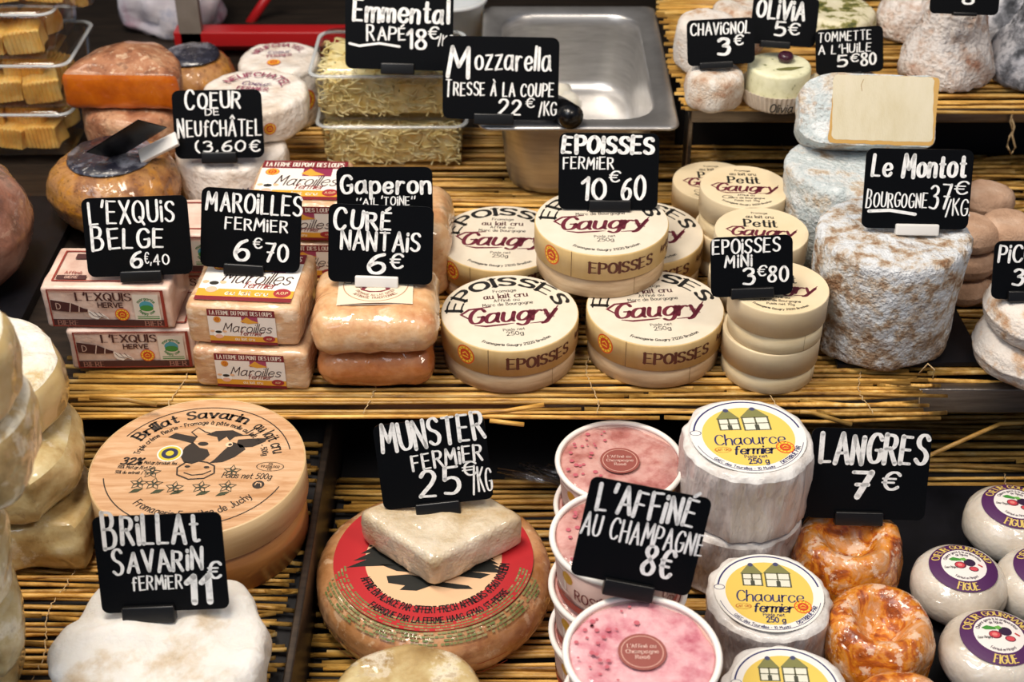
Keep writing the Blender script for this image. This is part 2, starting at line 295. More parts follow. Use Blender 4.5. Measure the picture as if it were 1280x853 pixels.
class Ink:
    """flat print: 2-D strokes and shapes, laid on a surface by a map (u, v, height) -> point"""
    def __init__(s, rs=1): s.V, s.F, s.I, s.m, s.r = [], [], [], [], random.Random(rs)
    def _m(s, c):
        if c not in s.m: s.m.append(c)
        return s.m.index(c)
    def _tri(s, pts, tris, c, layer):
        o = len(s.V); s.V += [(p[0], p[1], layer) for p in pts]; k = s._m(c)
        for t in tris: s.F.append(tuple(i + o for i in t)); s.I.append(k)
    def poly(s, pts, c, layer=1):
        t = geometry.tessellate_polygon([[Vector((p[0], p[1], 0)) for p in pts]]); s._tri(pts, t, c, layer)
    def disc(s, x, y, rx, c, layer=1, ry=None, n=40, r0=0, a0=0, a1=360):
        ry = ry or rx; full = a1 - a0 >= 360; k = r0 / rx; pts, t = [], []
        for i in range(n + 1):
            a = R(a0 + (a1 - a0) * i / n); pts += [(x + rx * math.cos(a), y + ry * math.sin(a)), (x + rx * k * math.cos(a), y + ry * k * math.sin(a))]
        for i in range(n): t += [(2 * i, 2 * i + 2, 2 * i + 3, 2 * i + 1)]
        s._tri(pts, t, c, layer)
    def rect(s, x0, y0, x1, y1, c, layer=1, n=1):
        pts, t = [], []
        for i in range(n + 1):
            x = x0 + (x1 - x0) * i / n; pts += [(x, y0), (x, y1)]
        for i in range(n): t.append((2 * i, 2 * i + 2, 2 * i + 3, 2 * i + 1))
        s._tri(pts, t, c, layer)
    def stroke(s, p, w, c, layer=2, caps=True, taper=False):
        n = len(p)
        if n < 2: return
        P2, t = [], []
        ww = w if isinstance(w, list) else [w] * n
        for i in range(n):
            a, b = p[max(0, i - 1)], p[min(n - 1, i + 1)]; dx, dy = b[0] - a[0], b[1] - a[1]; l = math.hypot(dx, dy) or 1e-9
            x, y = -dy / l * ww[i] / 2, dx / l * ww[i] / 2
            P2 += [(p[i][0] + x, p[i][1] + y), (p[i][0] - x, p[i][1] - y)]
        for i in range(n - 1): t.append((2 * i, 2 * i + 1, 2 * i + 3, 2 * i + 2))
        s._tri(P2, t, c, layer)
        if caps:
            for q, w_ in ((p[0], ww[0]), (p[-1], ww[-1])):
                k = 8; s._tri([q] + [(q[0] + w_ / 2 * math.cos(2 * math.pi * i / k), q[1] + w_ / 2 * math.sin(2 * math.pi * i / k)) for i in range(k)], [(0, i + 1, (i + 1) % k + 1) for i in range(k)], c, layer)
    def text(s, tx, x, y, h, c, w=None, pen=.13, thin=None, serif=False, slant=0, rot=0, jit=0, layer=2, big=0, arc=None, gap=2.0, anchor='c'):
        """x,y = centre (or left, anchor 'l') of the baseline block of cap height h; arc=(cx,cy,R,angle_deg,up)"""
        adv, xs = 0, []
        for ch in tx:
            st, gw = GL.get(ch, GL[' ']); xs.append(adv); adv += gw + gap
        adv -= gap; sy = h / 10; sx = (w / (adv + pen * 6)) if w else sy; pen = pen * min(1.15, max(.55, (sx / sy) ** .5)); thin = thin if thin is None else thin * min(1.15, max(.55, (sx / sy) ** .5))
        ca, sa = math.cos(rot), math.sin(rot); t1 = pen * h; t0 = t1 if thin is None else thin * h
        for ch, x0 in zip(tx, xs):
            st, gw = GL.get(ch, GL[' ']); jx, jy, js = (s.r.uniform(-1, 1) * jit * 2, s.r.uniform(-1, 1) * jit * 4, 1 + s.r.uniform(-1, 1) * jit * .8)
            lst = list(st)
            if serif:
                for q in st:
                    for e, f in ((q[0], q[1]), (q[-1], q[-2])):
                        d = math.hypot(f[0] - e[0], f[1] - e[1]) or 1
                        if abs(f[1] - e[1]) / d > .75 and (e[1] in (0, 10, 6.2, -3.2)): lst.append([(e[0] - 1.1, e[1]), (e[0], e[1]), (e[0] + 1.1, e[1])])
            jr = s.r.uniform(-1, 1) * jit * .9; cj, sj = math.cos(jr), math.sin(jr)
            for q in lst:
                pts, ws = [], []
                for i, (gx, gy) in enumerate(q):
                    a, b = q[max(0, i - 1)], q[min(len(q) - 1, i + 1)]; dl = math.hypot(b[0] - a[0], b[1] - a[1]) or 1
                    ws.append(t0 + (t1 - t0) * abs(b[1] - a[1]) / dl)
                    gx, gy = gw / 2 + (gx - gw / 2) * cj - (gy - 5) * sj, 5 + (gx - gw / 2) * sj + (gy - 5) * cj; gx_, gy_ = (x0 + gx * js + jx), gy * js + jy
                    if big and ch is tx[0] and x0 == 0: gy_ = gy_ * (1 + big) - big * 3.5; gx_ -= big * 3
                    u = (gx_ + slant * gy_) * sx if anchor == 'l' else (gx_ + slant * gy_ - adv / 2) * sx; v = gy_ * sy
                    if arc:
                        cx, cy, Rr, ang, up = arc
                        if up: a2 = R(ang) - u / Rr; rr = Rr + v
                        else: a2 = R(ang) + u / Rr; rr = Rr - v
                        pts.append((cx + rr * math.cos(a2), cy + rr * math.sin(a2)))
                    else: pts.append((x + u * ca - (v - (h / 2 if anchor == 'c' else 0)) * sa, y + u * sa + (v - (h / 2 if anchor == 'c' else 0)) * ca))
                s.stroke(pts, ws, c, layer)
    def mesh(s, fmap, eps=.00007):
        V = [fmap(u, v, l * eps) for u, v, l in s.V]
        return mesh_of(V, s.F, [ink(c) if c.startswith('#') else MATS[c] for c in s.m], smooth=False, idx=s.I)
def flat(z, rz=0, dx=0, dy=0):
    c, s = math.cos(rz), math.sin(rz)
    return lambda u, v, h: (u * c - v * s + dx, u * s + v * c + dy, z + h)
def onside(Rr, z0, a0=-90):
    return lambda u, v, h: ((Rr + h) * math.cos(R(a0) + u / Rr), (Rr + h) * math.sin(R(a0) + u / Rr), z0 + v)
def onfront(y, z0): return lambda u, v, h: (u, y - h, z0 + v)
def seal(k, x, y, r, layer=3):   # round yellow and red origin seal
    k.disc(x, y, r, '#d8551f', layer, n=24); k.disc(x, y, r * .86, '#f0c43a', layer + 1, n=24, r0=r * .62)
    for i in range(12):
        a = i * math.pi / 6; k.disc(x + r * .74 * math.cos(a), y + r * .74 * math.sin(a), r * .07, '#a8301c', layer + 2, n=6)
    k.disc(x, y, r * .58, '#c8401c', layer + 2, n=20); k.stroke([(x - r * .3, y + .05 * r), (x, y + r * .3), (x + r * .3, y + .05 * r)], r * .12, '#f0c43a', layer + 3)
    k.stroke([(x - r * .3, y - .2 * r), (x + r * .3, y - r * .2)], r * .12, '#f0c43a', layer + 3)
# ================================================================== SETTING
ZM, ZU, ZR, ZLT = 0.0, 0.10, -0.105, -0.055        # reed surfaces: middle shelf, upper right shelf, lower right tray, lower left tray
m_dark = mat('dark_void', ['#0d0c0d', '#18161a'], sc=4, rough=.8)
m_steel = mat('brushed_steel', ['#6d6660', '#8f8780'], sc=14, rough=.32, metal=.9, stretch=(1, 12, 12), bump=.15, bs=60)
m_dsteel = mat('dark_steel', ['#3a3430', '#55493f'], sc=10, rough=.38, metal=.75, stretch=(1, 9, 9))
m_straw = mat('straw_reed', ['#6a4216', '#b58438', '#d8aa58', '#e8c98a'], sc=26, rough=.42, stretch=(.35, 3, 3), rand=.42, bump=.25, bs=220, pos=[.28, .42, .58, .74])
m_twine = mat('twine', ['#a98758', '#d8c096'], sc=300, rough=.8)
m_black = mat('black_slate', ['#0b0b0e', '#14141a'], sc=30, rough=.42, spec=.35)
m_board = mat('chalkboard_plastic', '#050608', rough=.36, spec=.16)
m_clipb = mat('black_clip', '#0a0a0b', rough=.35); m_clipw = mat('white_clip', '#dcdad6', rough=.35)
m_chalk = mat('white_marker', ['#cfd0d0', '#f2f2f0'], sc=160, rough=.75, pos=[.3, .5])
def slab(name, x0, x1, y0, y1, z0, z1, m, parent=None, b=.0015):
    w, d, h = x1 - x0, y1 - y0, z1 - z0
    v = rbox(w, d, h, min(b, h * .45), n=2)
    me = mesh_of(*v, m); me.transform(Matrix.Translation(((x0 + x1) / 2, (y0 + y1) / 2, z0))); return obj(name, me, parent)
tag(slab('floor', -3, 3, -1, 4, -.96, -.90, m_dark), kind='structure')
tag(slab('wall_back', -3, 3, 2.45, 2.50, -.90, 1.6, m_dark), kind='structure')
def shelf(name, label, parts, cat='shelf'):
    t = thing(name, label, cat)
    for p in parts: slab(*p, parent=t)
    return t
shelf('display_shelf', 'steel middle shelf under the straw mat carrying the boxed cheeses', [
    ('shelf_board', -.92, .70, .955, 1.93, -.030, -.011, m_dsteel), ('front_lip', -.92, .70, .940, .954, -.031, -.0065, m_steel),])
shelf('raised_shelf', 'raised steel shelf at upper right holding small goat cheeses', [
    ('shelf_board', .172, .95, 1.272, 1.93, .082, .0915, m_dsteel), ('front_lip', .172, .95, 1.258, 1.271, .076, .0935, m_steel),
    ('side_leg', .172, .177, 1.272, 1.30, -.0108, .0755, m_steel), ('back_panel', .172, .95, 1.36, 1.37, -.0108, .0815, m_dark)])
shelf('lower_tray', 'lower steel tray carrying the munster wheel and the pink cups', [
    ('tray_board', -.149, .70, .50, 1.32, ZR - .02, ZR - .009, m_dark), ('divider_plate', -.1565, -.1505, .50, 1.32, ZR - .02, ZLT + .003, m_dsteel),  # tray_board is near-black: shade below the middle shelf put into its colour
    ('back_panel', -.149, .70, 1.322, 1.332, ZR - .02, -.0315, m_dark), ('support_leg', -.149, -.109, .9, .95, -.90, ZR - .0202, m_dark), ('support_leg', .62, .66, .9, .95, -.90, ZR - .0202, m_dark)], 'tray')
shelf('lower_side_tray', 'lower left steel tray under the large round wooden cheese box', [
    ('tray_board', -.70, -.158, .50, 1.32, ZLT - .02, ZLT - .009, m_dark), ('support_leg', -.66, -.62, .9, .95, -.90, ZLT - .0202, m_dark), ('back_panel', -.70, -.158, 1.322, 1.332, ZLT - .02, -.0315, m_dark)], 'tray')  # shelf shade painted in here too: near-black tray_board instead of steel
# dark slate plates
t = thing('slate_plate', 'square black slate plate under the large crusty cylinder cheese', 'plate')
def plate(me_pts, z0, z1, parent=None, name='slate', bev=.0):
    n = len(me_pts); V = [(x, y, z0) for x, y in me_pts] + [(x, y, z1) for x, y in me_pts]
    Fc = [tuple(range(n))[::-1], tuple(range(n, 2 * n))] + [(i, (i + 1) % n, n + (i + 1) % n, n + i) for i in range(n)]
    return obj(name, mesh_of(V, Fc, m_black, smooth=False), parent)
q = [P(1046, 462), P(1229, 458), P(1192, 388), P(1030, 392)]
plate([(p.x, p.y) for p in q], .0004, .0045, t)
def tray_black():
    x0, x1, y0, y1 = .205, .52, .60, .93
    o = plate([(x0, y0), (x1, y0), (x1, y1), (x0, y1)], ZR + .0004, ZR + .004, None, 'black_tray')
    tag(o, 'black tray under the purple-labelled pucks and orange washed cheeses', 'tray')
tray_black(); ZB = ZR + .0042
o = plate([(-.75, .945), (-.425, .945), (-.425, 1.25), (-.75, 1.25)], -.0105, .0003, None, 'dark_board'); tag(o, 'dark grey board at left beneath the big pink wrapped wheel', 'board')
# ------------------------------------------------------------------ straw mats: every reed is a part
def reed_mesh(k):
    r_ = random.Random(100 + k); L = 1.0; n = 7; pts, rr = [], []
    bx = r_.uniform(-.006, .006); base = r_.uniform(.0017, .0023)
    for i in range(n + 1):
        t = i / n; pts.append((-L / 2 + L * t, bx * math.sin(math.pi * t) + r_.uniform(-.0006, .0006), r_.uniform(-.0003, .0003)))
        rr.append(base * (1.12 if i in (2, 5) else 1) * (1 - .15 * t))
    return mesh_of(*tube(pts, rr, 6), m_straw)
REEDS = [reed_mesh(k) for k in range(12)]
def mat_of_reeds(label, x0, x1, y0, y1, z, pitch=.0043, seed=1, ragged=.02, ties=(), maxn=300, droop=0, lens=(.5, 1.05), skew=.006):
    r_ = random.Random(seed); t = thing('straw_mat', label, 'straw mat'); y = y0; n = 0
    while y < y1 and n < maxn:
        x = x0 + r_.uniform(-ragged, ragged * .5)
        end = x1 + r_.uniform(-ragged * .5, ragged)
        while x < end - .02 and n < maxn:
            L = min(end - x, (x1 - x0) * r_.uniform(*lens))
            if end - (x + L) < .05: L = end - x
            o = obj('reed', REEDS[r_.randrange(12)], t, (x + L / 2, y + r_.uniform(-.0006, .0006), z - .0026 + r_.uniform(-.0010, .0006) - droop * max(0, (y0 + .02 - y)) * 3))
            s = r_.uniform(.82, 1.08); o.scale = (L, s, s); o.rotation_euler = (r_.uniform(0, 6), 0, r_.uniform(-skew, skew)); n += 1
            x += L + r_.uniform(.001, .006)
        y += pitch * r_.uniform(.9, 1.15)
    for tx in ties:
        pts = []; yy = y0 - .004; k = 0
        while yy < y1 + .003:
            pts.append((tx + .004 * math.sin(yy * 70 + tx * 9) + r_.uniform(-.001, .001), yy, z + (.0004 if k % 2 else -.0012))); yy += .003; k += 1
        obj('tie_string', mesh_of(*tube(pts, .00045, 4), m_twine), t)
    return t
mm = mat_of_reeds('wide straw reed mat covering the middle shelf', -.355, .335, .905, 1.40, ZM, seed=3, ties=(-.27, -.115, .065, .21, .285), droop=.09, pitch=.0037)
mat_of_reeds('straw reed mat at right under the slate plate and small white pucks', .338, .60, .951, 1.34, ZM, seed=4, pitch=.0040, ties=(.45,))
mat_of_reeds('straw reed mat on the raised shelf at upper right', .165, .80, 1.245, 1.75, ZU, seed=5, pitch=.0041, ties=(.35, .56), ragged=.01)
mat_of_reeds('straw reed mat in the lower left tray', -.56, -.168, .585, .935, ZLT, seed=6, pitch=.0040, ragged=.014, ties=(-.33,), skew=.03)
mat_of_reeds('straw reed mat under the munster wheel and pink cups', -.145, .60, .56, .952, ZR, seed=8, pitch=.0043, ties=(-.03, .11, .26, .42), skew=.02, maxn=290)
mat_of_reeds('dim straw reed mat deep under the right end of the middle shelf', .20, .66, .958, 1.06, ZR, seed=9, pitch=.0045, skew=.03)
# loose reeds and strings at the front edge of the middle mat
def loose(name, pts, r=.0019, label=None, m=None, n=7):
    o = obj(name, mesh_of(*tube(pts, r, n), m or m_straw)); tag(o, label, 'reed' if m is None else 'string'); return o
def PY(px, py, Y):
    d = ray(px, py); t_ = Y / d.y; return Vector((0, 0, H)) + d * t_
loose('loose_reed', [PY(112, 497, .884), PY(160, 500, .884), PY(196, 506, .884)], label='loose broken reed jutting from the left front of the middle mat')
loose('loose_reed', [PY(560, 519, .893), PY(632, 514, .893), PY(680, 506, .893)], label='loose kinked reed at the mat edge above the blue-black sign')
loose('loose_reed', [PY(1000, 515, .888), PY(1014, 516, .888), PY(1064, 531, .888)], label='loose bent reed hanging down beside the price 7 sign')
loose('loose_reed', [PY(612, 526, .888), PY(655, 531, .888)], label='short reed stub hanging behind the sign priced 25 per kilo')
loose('loose_reed', [P(1150, 575, -.05), P(1250, 530, -.05), P(1290, 528, -.05)], label='thin bent reed lying in the dark under the right end of the middle shelf')
for k in range(9):
    a = P(622 + 9 * k, 594 + rnd.uniform(-14, 10), -.088 + .0035 * (k % 3)); b = P(700 + 5 * k, 612 + rnd.uniform(-14, 12), -.088 + .0035 * (k % 3))
    o = loose('plastic_straw', [a, b], .0024, 'clear pale straw in the loose bunch lying behind the munster wheel'); o.data.materials[0] = clear('straw_clear', (.8, .82, .85)); o['group'] = 'clear straws behind the munster wheel'; o['category'] = 'straw'
s_ = [PY(1148, 468, .935), PY(1160, 455, .93), PY(1168, 462, .925), PY(1166, 474, .925)]
loose('string_end', s_, .0006, 'frayed string end curling up beside the slate plate', m_twine, 5)
loose('string_end', [PY(1149, 494, .936), PY(1149, 515, .936)], .0005, 'short string hanging straight over the right steel lip', m_twine, 5)
pts = [PY(1266, 138, 1.252), PY(1263, 152, 1.252), PY(1266, 162, 1.252), PY(1262, 170, 1.252), PY(1259, 183, 1.252), PY(1264, 193, 1.252), PY(1269, 184, 1.252), PY(1265, 168, 1.252), PY(1268, 158, 1.252), PY(1264, 146, 1.252)]
loose('string_loop', pts, .0011, 'knotted twine loop hanging from the raised shelf edge', m_twine, 6)
# ================================================================== SIGNS
TAU = R(22)
def sign(label, ct, zs, box, roll, lines, cw=50, ch=14, white=False, coff=None, strokes=(), group=None, rad=9, clipped=True):
    """ct = pixel where the clip stands on something of height zs; box = centre and size of the plaque in pixels"""
    kx, ky = ct; cx, cy, w, h = box; O = P(kx, ky, zs); s = dep(kx, ky, zs) / F
    el = math.atan2(H - O.z, O.y); cv = 1 / math.cos(el - TAU); a = R(roll); ca, sa = math.cos(a), math.sin(a)
    def loc(px, py):
        dx, dy = px - kx, -(py - ky); return (dx * ca + dy * sa) * s, (-dx * sa + dy * ca) * s * cv
    t = thing('price_sign', label, 'sign', O, group=group)
    R0, U0 = Vector((1, 0, 0)), Vector((0, math.sin(TAU), math.cos(TAU)))
    Rv = R0 * ca + U0 * sa; Uv = U0 * ca - R0 * sa; Nv = Rv.cross(Uv)
    t.matrix_world = Matrix((( Rv.x, -Nv.x, Uv.x, O.x), (Rv.y, -Nv.y, Uv.y, O.y), (Rv.z, -Nv.z, Uv.z, O.z), (0, 0, 0, 1)))
    u0, v0 = loc(cx, cy); ww, hh = w * s, h * s * cv
    pts = [(x + u0, y + v0) for x, y in rrect(ww, hh, rad * s, 4)]; n = len(pts); th = .0012
    V = [(x, -th / 2, z) for x, z in pts] + [(x, th / 2, z) for x, z in pts]
    Fc = [tuple(range(n)), tuple(range(n, 2 * n))[::-1]] + [(i, n + i, n + (i + 1) % n, (i + 1) % n) for i in range(n)]
    obj('plaque', mesh_of(V, Fc, m_board, smooth=False), t)
    k = Ink(int(cx)); Mn = 'white_marker'
    for ln in lines:
        tx, x0, y0, x1, y1 = ln[:5]; pen = ln[5] if len(ln) > 5 else .17; jit = ln[6] if len(ln) > 6 else .05; rt = ln[7] if len(ln) > 7 else 0
        u, v = loc((x0 + x1) / 2, (y0 + y1) / 2); bigl = .28 if tx.startswith('>') else 0; tx = tx.lstrip('>'); k.text(tx, u, v, (y1 - y0) * s * cv * .92, Mn, w=(x1 - x0) * s, pen=pen * 1.08, thin=pen * .62, jit=jit * 1.5, gap=2.6, big=bigl, rot=R(rt), slant=.04)
    for p, wd_ in strokes: k.stroke([loc(*q) for q in p], wd_ * s, Mn)
    obj('lettering', k.mesh(lambda u, v, h: (u, -th / 2 - h, v)), t)
    if clipped:
        cm = m_clipw if white else m_clipb; V, Fc = rbox(cw * s, .008, ch * s * cv, .0012, 2)
        obj('clip', mesh_of(V, Fc, cm), t)
    return t
SG = []
def rr_(*a, **k): SG.append((a, k))
rr_('price sign reading Emmental rape 18 euro per kilo on shredded cheese tub', (497, 93), .1145, (500, 38, 134, 99), -1.5, [
    ('Emmental', 443, 3, 562, 30, .20), ('>RAPÉ', 460, 35, 508, 51, .17), ('18', 508, 38, 533, 62, .17), ('€', 535, 34, 550, 50, .15), ('/KG', 548, 44, 567, 58, .14)], cw=42, strokes=[([(438, 55), (450, 58), (475, 55), (500, 59)], 3)])
rr_('price sign reading Mozzarella tresse a la coupe 22 euro beside the steel pan', (617, 156), .0925, (626, 99, 144, 101), -1, [
    ('M', 560, 57, 590, 98, .13), ('ozzarella', 594, 61, 688, 90, .15), ('>TRESSE À LA COUPE', 558, 104, 692, 121, .17), ('22', 622, 124, 652, 144, .16), ('€', 656, 123, 668, 135, .15), ('/KG', 673, 128, 695, 145, .15)], cw=50)
rr_('price sign reading Epoisses fermier 10 euro 60 on the topmost wooden box', (762, 264), .0862, (760, 215, 124, 94), -.5, [
    ('EPO!SSES', 702, 172, 816, 193, .26), ('FERM!ER', 703, 197, 766, 212, .16), ('10', 725, 223, 757, 250, .16), ('€', 759, 214, 774, 228, .16), ('60', 776, 221, 805, 251, .17)], cw=52)
rr_('price sign reading Chavignol 3 euro on the small goat cheese', (895, 86), .139, (900, 53, 84, 56), 3, [
    ('CHAV!GNOL', 861, 29, 936, 44, .17), ('3', 894, 48, 912, 70, .2), ('€', 915, 44, 928, 57, .18)], cw=42, ch=9, rad=7)
rr_('price sign reading Olivia 5 euro on the pale green cheese', (968, 60), .148, (979, 27, 82, 60), -4, [
    ('OL!V!A', 944, 2, 1005, 25, .2), ('5', 966, 28, 981, 46, .18), ('€', 983, 29, 999, 44, .16)], cw=38, ch=9, rad=7)
rr_('price sign reading Tommette a l huile 5 euro 80 on the herbed disc', (1062, 96), .127, (1060, 64, 84, 56), 4, [
    ('TOMMETTE', 1020, 40, 1086, 52, .15), ("A L'HU!LE", 1021, 56, 1087, 67, .15), ('5', 1044, 70, 1058, 84, .2), ('€', 1060, 68, 1072, 78, .18), ('80', 1074, 66, 1094, 82, .18)], cw=30, ch=6, rad=7)
rr_('price sign cut off by the top edge, clipped before the tall white cone', (1205, 20), .196, (1205, -10, 86, 56), -2, [('8', 1200, -10, 1216, 6, .2)], cw=30, ch=5, rad=7)
rr_('price sign reading Coeur de Neufchatel 3,60 euro on the paper wrapped heart', (275, 204), .0565, (275, 156, 111, 84), 1, [
    ('>COEUR', 236, 117, 304, 137, .17), ('DE', 259, 137, 277, 145, .18), ('>NEUfCHÂTEL', 225, 151, 328, 171, .15), ('(3,60€', 244, 176, 326, 190, .16)], cw=44)
rr_("price sign reading L'Exquis belge 6 euro 40 on the brown printed packets", (178, 352), .0802, (175, 296, 131, 97), 2, [
    ("L'EXQU!S", 116, 252, 223, 280, .14), ('>BELGE', 119, 286, 208, 311, .16), ('6', 164, 313, 180, 335, .17), ('€,', 182, 315, 191, 330, .15), ('40', 193, 318, 213, 331, .15)], cw=52)
rr_('price sign reading Maroilles fermier 6 euro 70 on the square packets', (305, 344), .0762, (316, 288, 124, 98), -4, [
    ('MARO!LLES', 262, 244, 380, 268, .17), ('FERM!ER', 284, 274, 362, 289, .16), ('6', 293, 298, 313, 326, .16), ('€', 317, 298, 329, 311, .16), ('70', 331, 304, 362, 328, .16)], cw=50)
rr_('price sign reading Gaperon, mostly hidden behind the Cure Nantais sign', (480, 300), .0762, (482, 250, 119, 80), 0, [
    ('Gaperon', 427, 219, 539, 243, .19), ("''A!L", 446, 248, 474, 257, .16), ("'TO!NE''", 477, 246, 520, 257, .16)], cw=44)
rr_('price sign reading Cure Nantais 6 euro with a white clip', (471, 359), .0722, (477, 306, 130, 96), -2, [
    ('>CURÉ', 421, 265, 492, 288, .19), ('NANTA!S', 427, 290, 526, 314, .17), ('6', 459, 315, 484, 343, .16), ('€', 487, 317, 505, 336, .16)], cw=54, white=True)
rr_('price sign reading Epoisses mini 3 euro 80 on the front stack of small boxes', (940, 373), .0802, (938, 333, 102, 74), 2.5, [
    ('EPO!SSES', 888, 299, 972, 317, .17), ('M!N!', 904, 319, 938, 334, .17), ('3', 926, 335, 942, 356, .17), ('€', 944, 332, 956, 345, .17), ('80', 958, 332, 984, 353, .17)], cw=54)
rr_('price sign reading Le Montot Bourgogne 37 euro per kilo, white clip', (1145, 294), .1082, (1143, 237, 133, 98), -1, [
    ('Le', 1085, 196, 1110, 222, .2), ('Montot', 1123, 194, 1202, 223, .22), ('>BOURGOGNE', 1081, 241, 1156, 260, .15), ('37', 1158, 232, 1184, 262, .14), ('€', 1187, 228, 1205, 244, .15), ('/KG.', 1180, 249, 1210, 270, .13)], cw=54, white=True, strokes=[([(1084, 264), (1110, 263), (1142, 268)], 4)])
rr_('price sign cut by the right edge, reading Pico and a 3, on the white pucks', (1279, 377), .0722, (1290, 338, 104, 72), 0, [
    ('P!CODON', 1243, 307, 1330, 329, .17), ('3', 1262, 336, 1277, 357, .19), ('€', 1282, 334, 1296, 346, .19), ('50', 1300, 336, 1322, 356, .18)], cw=42)
rr_('price sign reading Brillat Savarin fermier 11 euro on the white cheese', (188, 777), -.0082, (206, 706, 159, 116), 2.5, [
    ('>BR!LLAt', 138, 648, 255, 684, .17), ('>SAVAR!N', 147, 690, 257, 716, .18), ('fERM!ER', 168, 721, 231, 738, .17), ('11', 233, 720, 266, 754, .22, .02), ('€', 262, 703, 281, 725, .16)], cw=66, ch=20)
rr_('price sign reading Munster fermier 25 euro per kilo on the white wedge', (549, 644), -.0355, (543, 579, 138, 104), 6.5, [
    ('MUNSTER', 477, 526, 606, 560, .17, .05, 3), ('FERM!ER', 515, 563, 604, 583, .17, .05, 3), ('25', 524, 586, 574, 620, .15), ('€', 577, 578, 596, 595, .15), ('/KG', 590, 584, 615, 615, .13)], cw=56, ch=17)
rr_("price sign reading L'Affine au Champagne 8 euro, tilted over the pink cups", (783, 747), .0322, (798, 673, 152, 120), -11.5, [
    ("L'AFF!NÉ", 742, 618, 866, 652, .17), ('AU CHAMPAGNE', 724, 656, 878, 684, .14), ('8€', 801, 683, 842, 722, .17)], cw=64, ch=20)
rr_('price sign reading Langres 7 euro behind the tall white yellow-labelled stack', (1072, 656), -.047, (1082, 594, 148, 110), -1.5, [
    ('LANGRES', 1020, 545, 1153, 582, .2), ('7', 1058, 588, 1088, 622, .2), ('€', 1097, 590, 1122, 614, .16)], cw=60, ch=17)
for a, k in SG: sign(*a, **k)
# the sign seen edge-on, turned away, with its white clip
O = P(178, 186, .071); t = thing('price_sign', 'black price sign seen nearly edge-on, facing away, white clip, on the dark-topped wrapped wheel', 'sign', O + Vector((0, 0, .006)), rot=(R(50), R(-32), R(0)))
V, Fc = rbox(.062, .0012, .046, .0005, 2); obj('plaque', mesh_of(V, Fc, m_board), t); V, Fc = rbox(.040, .016, .004, .001, 2); obj('clip', mesh_of(V, Fc, m_clipw), t, (.012, -.012, -.006), (R(-22), R(12), 0))
# ================================================================== BOXES OF THE MIDDLE SHELF
m_paper = mat('label_paper', ['#d8cdb9', '#e0d6c4'], sc=30, rough=.5)
m_card = mat('box_band', ['#cfae72', '#dcbf88'], sc=18, rough=.5, stretch=(2, 2, .6))
m_ven = mat('poplar_veneer', ['#b0906c', '#c9ac88', '#d8c09c'], sc=16, rough=.5, stretch=(1, 1, 6), bump=.1)
m_ven2 = mat('pale_poplar', ['#cdb78e', '#dcc9a2', '#e4d5b4'], sc=14, rough=.5, stretch=(1, 1, 5), bump=.1)
m_lid2 = mat('pale_lid', ['#dcc7a0', '#e4d4b4'], sc=10, rough=.5)
def gaugry_word(k, x, y, w, h, c, layer=2):
    k.text('Gaugry', x, y, h, c, w=w, pen=.19, thin=.10, slant=.28, layer=layer, gap=1.5)
    k.stroke([(x - w * .42, y - h * .62), (x - w * .3, y - h * .74), (x - w * .08, y - h * .7), (x + w * .02, y - h * .66)], [h * .05, h * .12, h * .1, h * .03], c, layer)
    k.stroke([(x - w * .48, y - h * .1), (x - w * .55, y + h * .2), (x - w * .45, y + h * .52), (x - w * .2, y + h * .62)], [h * .08, h * .14, h * .12, h * .05], c, layer)
    k.stroke([(x + w * .2, y - h * .75), (x + w * .36, y - h * .72), (x + w * .45, y - h * .3), (x + w * .56, y + h * .35)], [h * .04, h * .1, h * .1, h * .05], c, layer)
BLK, MAR = '#161412', '#64182c'
def big_top(r):
    k = Ink(); k.disc(0, 0, r * .985, 'label_paper', 1, n=64)
    k.text('EPOISSES', 0, 0, r * .21, BLK, w=r * 2.05, pen=.30, thin=.11, serif=True, arc=(0, 0, r * .70, 90, True))
    k.text('Fromage', 0, r * .56, r * .07, BLK, pen=.14); k.text('au lait cru', 0, r * .43, r * .12, '#4a1c22', w=r * .66, pen=.2, thin=.1)
    k.text('Affiné au', 0, r * .31, r * .07, BLK, pen=.14); k.text('Marc de Bourgogne', 0, r * .21, r * .075, BLK, w=r * .74, pen=.15)
    gaugry_word(k, 0, -.06 * r, r * 1.28, r * .36, MAR); k.text('DEPUIS', r * .56, -.12 * r, r * .04, MAR, pen=.2); k.text('1946', r * .56, -.19 * r, r * .05, MAR, pen=.2)
    k.text('Poids net', 0, -.45 * r, r * .06, BLK, pen=.14); k.text('250g', 0, -.55 * r, r * .09, BLK, pen=.13)
    k.text('Fromagerie Gaugry 21220 Brochon', 0, 0, r * .055, BLK, w=r * 1.05, pen=.2, arc=(0, 0, r * .86, 270, False)); return k
def small_top(r):
    k = Ink(); k.text('Fromage', 0, r * .74, r * .07, BLK, pen=.15); k.text('au lait cru', 0, r * .58, r * .12, BLK, w=r * .6, pen=.17)
    k.text('Petit', 0, r * .3, r * .3, BLK, w=r * .72, pen=.19, thin=.08, serif=True)
    gaugry_word(k, 0, -.05 * r, r * 1.35, r * .34, MAR)
    for i, tx in enumerate(('Affiné au', 'Marc de Bourgogne', 'Poids net 70g')): k.text(tx, 0, -r * (.4 + .12 * i), r * .07, BLK, pen=.16)
    k.disc(-r * .42, -r * .5, r * .12, BLK, 2, n=20, r0=r * .1, ry=r * .07); k.text('Fromagerie Gaugry 21220 Brochon', 0, 0, r * .06, BLK, w=r * 1.2, pen=.2, arc=(0, 0, r * .86, 270, False)); return k
